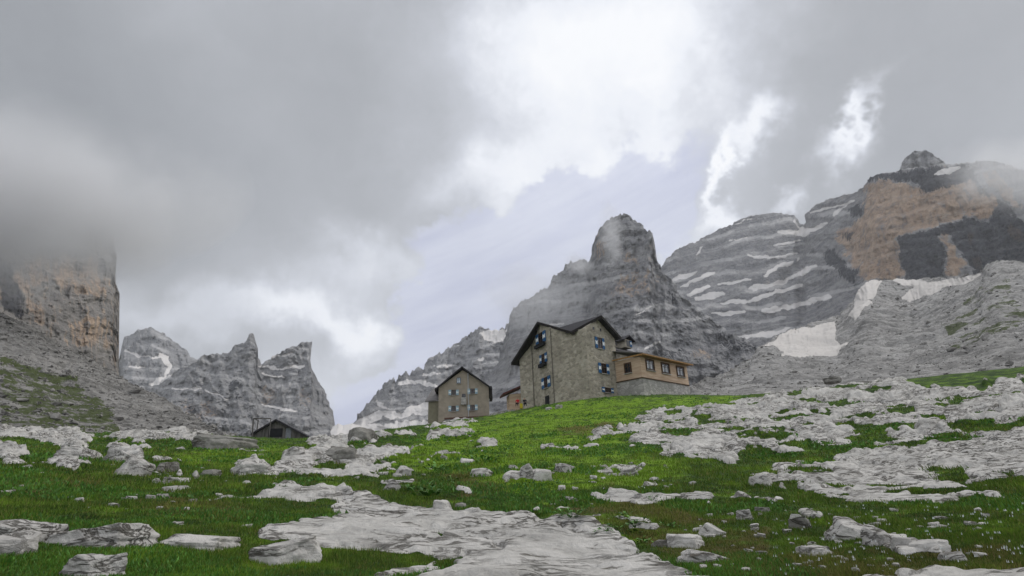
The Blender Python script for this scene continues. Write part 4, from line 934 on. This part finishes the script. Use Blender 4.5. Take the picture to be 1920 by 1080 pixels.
# ------------------------------------------------------------------ boulders
def rock_mesh(name, seed, sub=5, cuts=15, boxy=0.35):
    bm = bmesh.new(); bmesh.ops.create_icosphere(bm, subdivisions=sub, radius=1.0)
    V = np.array([v.co[:] for v in bm.verts]); rng = np.random.RandomState(seed)
    p = 2 + 3.0 * boxy; nrm = (np.abs(V) ** p).sum(1) ** (1 / p); V = V / nrm[:, None] * 0.9
    for _ in range(cuts):
        n = rng.normal(size=3); n[2] = abs(n[2]) * .35; n = np.array([.15, -.25, 1.0]) * rng.uniform(.6, 1.2, 3) * rng.choice([-1, 1], 3) * [1, 1, 0] + [0, 0, 1.0] if _ < 2 else n; n /= np.linalg.norm(n); d = rng.uniform(.40, .62) if _ < 2 else rng.uniform(.55, .86)
        s = V @ n - d; V = V - np.clip(s, 0, None)[:, None] * n * .93
    U = V[:, 0] * 1.0 + V[:, 2] * .37; W = V[:, 1] * 1.0 - V[:, 2] * .61
    n1 = fbm(U * 1.7 + seed, W * 1.7, 5, seed) - .5; n2 = ridged(U * 1.1 + seed, V[:, 2] * 3.2 + W * .5, 4, seed + 3) - .5; n3 = fbm(U * 8, W * 8 + V[:, 2] * 5, 3, seed + 9) - .5
    V = V * (1 + .34 * n1 - .16 * n2 + .06 * n3)[:, None]
    V = V / np.abs(V).max(0)
    for v, c in zip(bm.verts, V): v.co = c
    for f in bm.faces: f.smooth = True
    me = bpy.data.meshes.new(name); bm.to_mesh(me); bm.free(); return me
def boulder(px, py, w_, h_, label, seed, mat=None, depth=.75, rot=0.0, tilt=0.0, group=None, cat='boulder', sub=5, d=None, sink=.36, boxy=.5, name='boulder', mesh=None):
    """px, py: middle of its foot; w_, h_: seen size in pixels"""
    if d is None: gx, gy, gz_, gr, ok = ground_hit(px, py); P = np.array([gx[0], gy[0], gz_[0]]); dist = gr[0]
    else: P = at(px, py, d); dist = d
    k = math.hypot(dist, P[2] - 1.6) / F_PX
    W = w_ * k / 2; H = h_ * k / (2 - 2 * sink) * .95
    me = mesh or rock_mesh(name, seed, sub, boxy=boxy)
    if not mesh: me.materials.append(mat or m_boulder)
    o = bpy.data.objects.new(name, me); col.objects.link(o)
    az = math.atan2(P[0], P[1]); Q = P + np.array([math.sin(az), math.cos(az), 0]) * W * depth * .8
    o.location = (Q[0], Q[1], P[2] + H * (1 - 2 * sink)); o.scale = (W, W * depth, H)
    o.rotation_euler = (0, math.radians(tilt), -az + math.radians(rot))
    return props(o, label, cat, group)
BL = [
 (42, 1022, 118, 46, 'grey rounded boulder at the left edge, directly left of the biggest flat topped one', 11, m_boulder, .7, 0),
 (15, 1046, 90, 42, 'pale boulder cut by the left edge in front of the rounded grey one', 12, m_boulder, .7, 6),
 (180, 1032, 160, 52, 'biggest flat topped grey boulder near the lower left corner', 13, m_boulder, .7, -2),
 (368, 1032, 156, 32, 'long low wavy slab of rock right of the biggest flat topped boulder', 14, m_boulder, .6, 4),
 (520, 1060, 134, 56, 'wedge shaped grey boulder in the grass left of the big bedrock slab', 15, m_boulder, .7, -14),
 (172, 1086, 82, 44, 'pointed grey boulder cut by the lower edge on the left', 16, m_boulder, .8, 0),
 (425, 842, 112, 38, 'dark flat topped boulder left of the shed', 17, m_boulder_dark, .8, 3),
 (468, 890, 66, 30, 'smooth humped boulder in the grass left of the midway slabs', 18, m_boulder, .7, -8),
 (638, 860, 62, 34, 'squat dark grey boulder standing on the slabs below the pass', 19, m_boulder_dark, .8, 0),
 (555, 852, 42, 20, 'small grey boulder in front of the shed', 20, m_boulder, .8, 0),
 (678, 824, 56, 30, 'dark boulder on the skyline at the snowy pass', 21, m_boulder_dark, .8, 0),
 (905, 893, 52, 20, 'flat pale rock at the left end of the row of rocks in mid meadow', 22, m_boulder, .6, 0),
 (990, 896, 30, 34, 'upright pale rock in the middle of the row of rocks in mid meadow', 23, m_boulder, .7, 0),
 (1018, 902, 36, 30, 'blocky grey rock just right of the upright pale one in the row', 24, m_boulder, .7, 10),
 (1058, 886, 34, 26, 'pale rock at the right end of the row of rocks in mid meadow', 25, m_boulder, .7, 0),
 (962, 880, 22, 12, 'small rock behind the row of rocks in mid meadow', 26, m_boulder, .7, 0),
 (755, 892, 36, 20, 'squarish pale rock right of the midway slabs', 27, m_boulder, .7, 0),
 (738, 920, 30, 24, 'leaning grey rock above the leafy dock plants', 28, m_boulder, .7, 30),
 (828, 953, 36, 20, 'pale rock at the edge of the bedrock slab under the dock plants', 29, m_boulder, .7, 0),
 (865, 952, 22, 14, 'small dark rock right of the pale rock under the dock plants', 30, m_boulder_dark, .7, 0),
 (1282, 1028, 70, 32, 'rounded light grey boulder right of the bedrock slab', 31, m_boulder, .7, 0),
 (1245, 1026, 50, 16, 'low dark rock leaning on the left of the rounded light grey boulder', 32, m_boulder_dark, .7, 0),
 (1335, 1006, 46, 28, 'jagged pale rock above and right of the rounded light grey boulder', 33, m_boulder, .7, 20),
 (1400, 976, 34, 26, 'pale knobby rock in the grass below the lower right outcrop', 34, m_boulder, .7, 0),
 (1428, 960, 30, 12, 'flat dark rock beside the pale knobby rock', 35, m_boulder_dark, .7, 0),
 (1530, 1044, 58, 24, 'rounded pale boulder near the lower edge, right of centre', 36, m_boulder, .7, 0),
 (1598, 1012, 84, 40, 'long sloping pale boulder in the right foreground', 37, m_boulder, .6, 16),
 (1648, 1024, 52, 34, 'dark cracked boulder touching the right end of the sloping pale boulder', 38, m_boulder, .7, 15),
 (1738, 1034, 60, 22, 'pale boulder in the right foreground near the edge of the brown grass', 39, m_boulder, .7, 0),
 (1790, 1052, 40, 18, 'low pale rock to the right of the right foreground boulders', 40, m_boulder, .7, 0),
 (1500, 992, 40, 26, 'dark knobby rock above the sloping pale boulder', 41, m_boulder_dark, .7, 0),
 (1490, 975, 22, 14, 'little pale rock on top of the dark knobby one', 42, m_boulder, .7, 0),
 (1325, 1058, 100, 26, 'long wavy pale rock beside the lower right edge of the bedrock slab', 43, m_boulder, .6, 12),
 (1690, 1022, 30, 16, 'small pale rock between the cracked boulder and its right neighbour', 44, m_boulder, .7, 0),
 (255, 892, 58, 44, 'ridged grey boulder at the foot of the left outcrops', 45, m_boulder, .8, 25),
 (310, 886, 40, 26, 'dark pinkish boulder right of the ridged grey one', 46, m_boulder_dark, .8, 0),
 (230, 868, 60, 26, 'long pale rock above the ridged grey boulder', 47, m_boulder, .7, 20),
 (155, 862, 70, 26, 'flat pale outcrop block on the left slope', 48, m_boulder, .7, 15),
 (330, 920, 48, 10, 'thin flat white rock in the left meadow', 49, m_boulder, .7, 0),
 (332, 905, 42, 14, 'flat grey rock just above the thin flat white one', 50, m_boulder, .7, 0),
 (293, 906, 16, 9, 'little white rock between the ridged boulder and the flat grey rock', 51, m_boulder, .7, 0),
 (280, 935, 18, 9, 'left one of two little white stones in the left meadow', 52, m_boulder, .7, 0),
 (304, 934, 22, 9, 'right one of two little white stones in the left meadow', 53, m_boulder, .7, 0),
 (395, 891, 32, 14, 'low brownish rock in the meadow left of the smooth humped boulder', 54, m_boulder_dark, .7, 0),
 (332, 985, 20, 9, 'small white stone in the grass above the long wavy slab', 55, m_boulder, .7, 0),
 (462, 990, 22, 8, 'small flat stone beside the left tip of the bedrock slab', 56, m_boulder, .7, 0),
 (1180, 892, 34, 20, 'cluster-like pale rock right of the row in mid meadow', 57, m_boulder, .7, 0),
 (1150, 893, 14, 8, 'tiny pale rock left of the cluster-like rock', 58, m_boulder, .7, 0),
 (1196, 932, 16, 9, 'tiny white stone in the brownish grass above the dock plants on the right', 59, m_boulder, .7, 0),
 (1430, 910, 44, 24, 'dark hollowed rock at the left end of the lower right outcrop', 60, m_boulder, .7, 0),
 (1030, 768, 16, 9, 'pale rock lying at the foot of the big hut below its dark door', 62, m_boulder, .8, 0),
 (1048, 766, 18, 11, 'pale rock at the foot of the big hut, right of the one below the door', 63, m_boulder, .8, 0),
 (1860, 545, 60, 26, 'x', 61, m_boulder_dark, .7, 0)]
BL = BL[:-1]
for i, (px, py, w_, h_, lab, sd_, mt, dp, tl) in enumerate(BL):
    boulder(px, py, w_, h_, lab, sd_, mt, dp, 0, tl, sub=5 if w_ > 60 else 4)
# dark crags standing in the far snow and scree
for (px, py, w_, h_, dd, lab) in ((1748, 551, 34, 26, 560, 'dark rock tooth standing in the snow below the ochre wall'), (1608, 594, 16, 14, 480, 'small dark crag in the snow gully'), (1560, 712, 28, 11, 90, 'flat dark block lying on the grey scree above the right slabs'), (1630, 722, 34, 14, 84, 'grey block on the scree just above the skyline slabs'), (1670, 560, 40, 14, 560, 'low dark crag between the snow patches under the ochre wall')):
    boulder(px, py, w_, h_, lab, 70 + px % 17, m_boulder_dark, .8, d=dd, sub=4)
# little loose stones, each an object; six shapes shared
rng = np.random.RandomState(5)
shapes = []
for k in range(6):
    me = rock_mesh('stone', 90 + k, 3, 7, .5); me.materials.append(m_boulder); shapes.append(me)
ZON = [((1020, 870, 1300, 950), 34, 'small pale stone strewn in the turf of mid meadow right of the row of rocks', 'small stones strewn in mid meadow'),
       ((1280, 955, 1850, 1075), 130, 'small pale stone strewn in the dark turf of the right foreground', 'small stones strewn in the right foreground'),
       ((0, 850, 420, 960), 46, 'small pale stone strewn in the turf of the left meadow', 'small stones strewn in the left meadow'),
       ((420, 825, 900, 900), 34, 'small pale stone strewn round the slabs below the shed and the smaller hut', 'small stones round the midway slabs')]
for (x0, y0, x1, y1), n, lab, grp in ZON:
    for i in range(n):
        px, py = rng.uniform(x0, x1), rng.uniform(y0, y1); gx, gy, gz_, gr, ok = ground_hit(px, py)
        if not ok[0]: continue
        if gsample(grk, gx, gy)[0] > .4: continue
        s = 2.5 + 7 * rng.rand() ** 1.7
        boulder(px, py, s * 2, s * rng.uniform(.7, 1.2), lab, 0, group=grp, cat='stone', mesh=shapes[rng.randint(6)], name='stone', rot=rng.uniform(0, 360), sink=.25)

# ------------------------------------------------------------------ scree stones too many to count, one stuff object
def scatter_rocks(name, pts, sizes, mat, seed):
    rng = np.random.RandomState(seed)
    bm = bmesh.new(); bmesh.ops.create_icosphere(bm, subdivisions=1, radius=1.0); base = np.array([v.co[:] for v in bm.verts]); F_ = np.array([[v.index for v in f.verts] for f in bm.faces]); bm.free()
    n = len(pts); V = base[None] * (1 + .35 * rng.randn(n, len(base), 1).clip(-1.3, 1.3)); V = V * rng.uniform(.6, 1.3, (n, 1, 3)) * np.array([1.15, 1.0, .7])
    a = rng.uniform(0, 6.28, n); c, s = np.cos(a)[:, None], np.sin(a)[:, None]
    X = V[..., 0] * c - V[..., 1] * s; Y = V[..., 0] * s + V[..., 1] * c; V = np.stack([X, Y, V[..., 2]], -1) * sizes[:, None, None] + pts[:, None]
    F2_ = (F_[None] + (np.arange(n) * len(base))[:, None, None]).reshape(-1, 3)
    z = np.zeros(n * len(base)); return props(tri_obj(name, V.reshape(-1, 3), F2_, mat, {'rock': z + 1}), kind='stuff')
def scree_pts(objname, n, seed, smin, smax, rmax, region=None):
    o = bpy.data.objects[objname]; me = o.data; N = len(me.vertices); co = np.empty(N * 3, np.float32); me.vertices.foreach_get('co', co); co = co.reshape(-1, 3).astype(float)
    sn = np.empty(N, np.float32); me.attributes['snow'].data.foreach_get('value', sn)
    px, py = proj(co); d = np.hypot(co[:, 0], co[:, 1])
    ok = (px > -150) & (px < 2050) & (d < rmax) & (sn < .3)
    rng = np.random.RandomState(seed); idx = np.where(ok)[0]; idx = rng.choice(idx, n)
    P = co[idx] + rng.randn(n, 3) * np.array([.4, .4, 0]); dd = d[idx]
    s = (smin + (smax - smin) * rng.power(.35, n) ** 1.0 * rng.rand(n) ** 2) * (dd / 60) ** .75
    return P + np.array([0, 0, .15]) * s[:, None], s
m_scree_stone = plain('scree_stone', (.23, .22, .205), .95, .5, .4, .5)
scree_objs = [o.name for o in col.objects if o.name.startswith('scree_slope')]
P_, s_ = scree_pts(scree_objs[1], 6170, 3, .06, .42, 260); scatter_rocks('loose_scree', P_, s_, m_scree_stone, 4)
P_, s_ = scree_pts(scree_objs[0], 2600, 5, .06, .5, 700); scatter_rocks('loose_scree', P_, s_, m_scree_stone, 6)

# ------------------------------------------------------------------ turf: blades in one stuff object, and leafy plants one by one
def blades(name, X, Y, Z, H, Wd, tone, dry, mat, seed, per=5, spread=.10, turf_lum=None, brown=None):
    rng = np.random.RandomState(seed); n = len(X)
    X = np.repeat(X, per); Y = np.repeat(Y, per); Z = np.repeat(Z, per); H = np.repeat(H, per) * rng.uniform(.55, 1.3, n * per); Wd = np.repeat(Wd, per)
    sp = np.repeat(spread, per); X = X + rng.randn(n * per) * sp; Y = Y + rng.randn(n * per) * sp
    a = rng.uniform(0, 6.28, n * per); lean = rng.uniform(.1, .9, n * per) * H; b = rng.uniform(0, 6.28, n * per)
    dx, dy = np.cos(a) * Wd / 2, np.sin(a) * Wd / 2
    p0 = np.stack([X - dx, Y - dy, Z - .02], -1); p1 = np.stack([X + dx, Y + dy, Z - .02], -1); p2 = np.stack([X + np.cos(b) * lean, Y + np.sin(b) * lean, Z + H], -1)
    V = np.stack([p0, p1, p2], 1).reshape(-1, 3); F_ = np.arange(len(V)).reshape(-1, 3)
    r3 = lambda q: np.repeat(np.repeat(q, per), 3)
    at_ = {'tone': np.repeat(np.clip(np.repeat(tone, per) + rng.randn(n * per) * .2, 0, 1), 3), 'dry': r3(dry), 'turf_lum': r3(turf_lum), 'brown': r3(brown)}
    return props(tri_obj(name, V, F_, mat, at_), kind='stuff')
rng = np.random.RandomState(11); N = 110000
px = rng.uniform(-60, 1980, N); py = 735 + (1100 - 735) * rng.rand(N) ** .8
gx, gy, gzz, gr, ok = ground_hit(px, py, 66)
rkv = gsample(grk, gx, gy); keep = ok & (rkv < .42) & (gr < 65) & (gr > 5.2)
px, py, gx, gy, gzz, gr = [q[keep] for q in (px, py, gx, gy, gzz, gr)]
tlum = gsample(gturf_lum, gx, gy); bro = gsample(gbrown, gx, gy)
cl = fbm(gx * .9, gy * .9, 4, 66)
H = (.030 + .085 * np.clip(cl - .35, 0, 1)) * np.clip(gr / 11, .8, 2.0); Wd = .010 * np.clip(gr / 7, .8, 6)
blades('grass', gx, gy, gzz, H, Wd, np.clip(cl + rng.randn(len(gx)) * .15, 0, 1), (rng.rand(len(gx)) < .12 + .25 * (bro > .3)).astype(float), m_grass, 12, 5, np.clip(.05 * gr / 8, .04, .3), tlum, bro)
# low herbs in patches among the grass
hm = fbm(gx * .45 + 31, gy * .45, 4, 88); pick = (hm > .56) & (rng.rand(len(gx)) < .5)
blades('ground_cover', gx[pick], gy[pick], gzz[pick], H[pick] * .9, Wd[pick] * 3.2, np.clip(hm[pick] * 1.2 - .3, 0, 1), np.zeros(pick.sum()), m_leaf, 15, 5, np.clip(.06 * gr[pick] / 8, .05, .3), tlum[pick], bro[pick])
fw = rng.choice(np.where((px > 1450) & (py > 945) | (px > 1100) & (px < 1250) & (py > 880) & (py < 940))[0], 170)
blades('meadow_flowers', gx[fw], gy[fw], gzz[fw] + .07, np.full(170, .008) * gr[fw] / 9, np.full(170, .011) * gr[fw] / 9, np.ones(170), np.zeros(170), m_white, 16, 3, np.full(170, .012), tlum[fw], bro[fw])
def leafy(px, py, wpx, label, seed, n=26):
    gx, gy, gz_, gr, ok = ground_hit(px, py); k = gr[0] / F_PX; R_ = wpx * k / 2; rng = np.random.RandomState(seed)
    foot = np.array([gx[0], gy[0] + R_ * .5, 0.0]); foot[2] = float(gsample(GZ, foot[:1], foot[1:2])[0]) - .02
    V = [foot, foot + np.array([.012, 0, 0])]; Fq = []; tn = [0.2, 0.2]
    for i in range(n):
        a = rng.uniform(0, 6.28); rad = R_ * rng.rand() ** .6; L_ = rng.uniform(.5, 1.0) * max(.10, R_ * .45); wd = L_ * .55; el = rng.uniform(.1, 1.0); h0 = rng.uniform(.2, 1.0) * R_ * .55 * (1 - .6 * rad / R_)
        c = np.array([gx[0] + math.cos(a) * rad, gy[0] + math.sin(a) * rad * .8 + R_ * .5]); c = np.array([c[0], c[1], float(gsample(GZ, np.array([c[0]]), np.array([c[1]]))[0]) + h0])
        f = np.array([math.cos(a) * math.cos(el), math.sin(a) * math.cos(el), math.sin(el)]); s = np.array([-math.sin(a), math.cos(a), 0]); up = np.cross(s, f) * -1
        b = len(V); ts = [0, .3, .65, 1.0]; ws = [.15, 1.0, .8, .05]
        for t_, w__ in zip(ts, ws):
            m_ = c + f * L_ * t_ - np.array([0, 0, 1]) * L_ * .35 * t_ * t_
            V += [m_ - s * wd * w__ / 2 + up * .12 * wd * w__, m_, m_ + s * wd * w__ / 2 + up * .12 * wd * w__]
        Fq.append((0, 1, b + 2, b))
        for j in range(3):
            for q in (0, 1): Fq.append((b + 3 * j + q, b + 3 * j + q + 1, b + 3 * j + q + 4, b + 3 * j + q + 3))
        tn += [rng.rand()] * 12
    o = tri_obj('dock_plant', np.array(V), np.array(Fq), m_leaf, {'tone': np.array(tn)}, smooth=True)
    # stand it at its own foot
    o.location = (gx[0], gy[0], gz_[0]); me = o.data; co = np.empty(len(me.vertices) * 3, np.float32); me.vertices.foreach_get('co', co); co = co.reshape(-1, 3) - np.array(o.location, np.float32); me.vertices.foreach_set('co', co.reshape(-1)); me.update()
    return props(o, label, 'plant')
for i, (px_, py_, w_, lab) in enumerate([(800, 936, 80, 'large clump of broad leaved dock at the upper edge of the bedrock slab'), (765, 922, 40, 'dock clump at the left of the largest dock clump'), (845, 905, 46, 'dark leafy clump above and right of the largest dock clump'),
     (1195, 996, 62, 'bright green dock clump right of the bedrock slab in the brown turf'), (1140, 1000, 44, 'darker dock clump just left of the bright green one'), (1075, 982, 64, 'low leafy clump touching the top of the bedrock slab'), (1175, 975, 34, 'small dock clump above the bright green one'),
     (1045, 912, 40, 'leafy clump below the right end of the row of rocks'), (985, 912, 40, 'leafy clump below the upright rock of the row'), (1225, 940, 34, 'leafy clump alone in the brown turf of mid meadow'), (905, 868, 60, 'dark leafy clump on the bright green slope behind the row of rocks'), (870, 826, 46, 'dark leafy clump below the smaller hut'),
     (1075, 852, 40, 'dark leafy tuft on the bright slope below the big hut'), (820, 884, 60, 'bushy green clump right of the squarish pale rock'), (1205, 1020, 40, 'dark dock clump left of the rounded light grey boulder'), (1255, 990, 34, 'little clump of leaves right of the bright green dock')]):
    leafy(px_, py_, w_, lab, 300 + i, 34 if w_ > 50 else 24)
for i, (px_, py_, w_) in enumerate([(1165, 735, 16), (1186, 737, 18), (1204, 739, 14)]):
    leafy(px_, py_ + 6, w_, ['left', 'middle', 'right'][i] + ' one of three little shrubs at the stone base of the timber annex', 340 + i, 18)
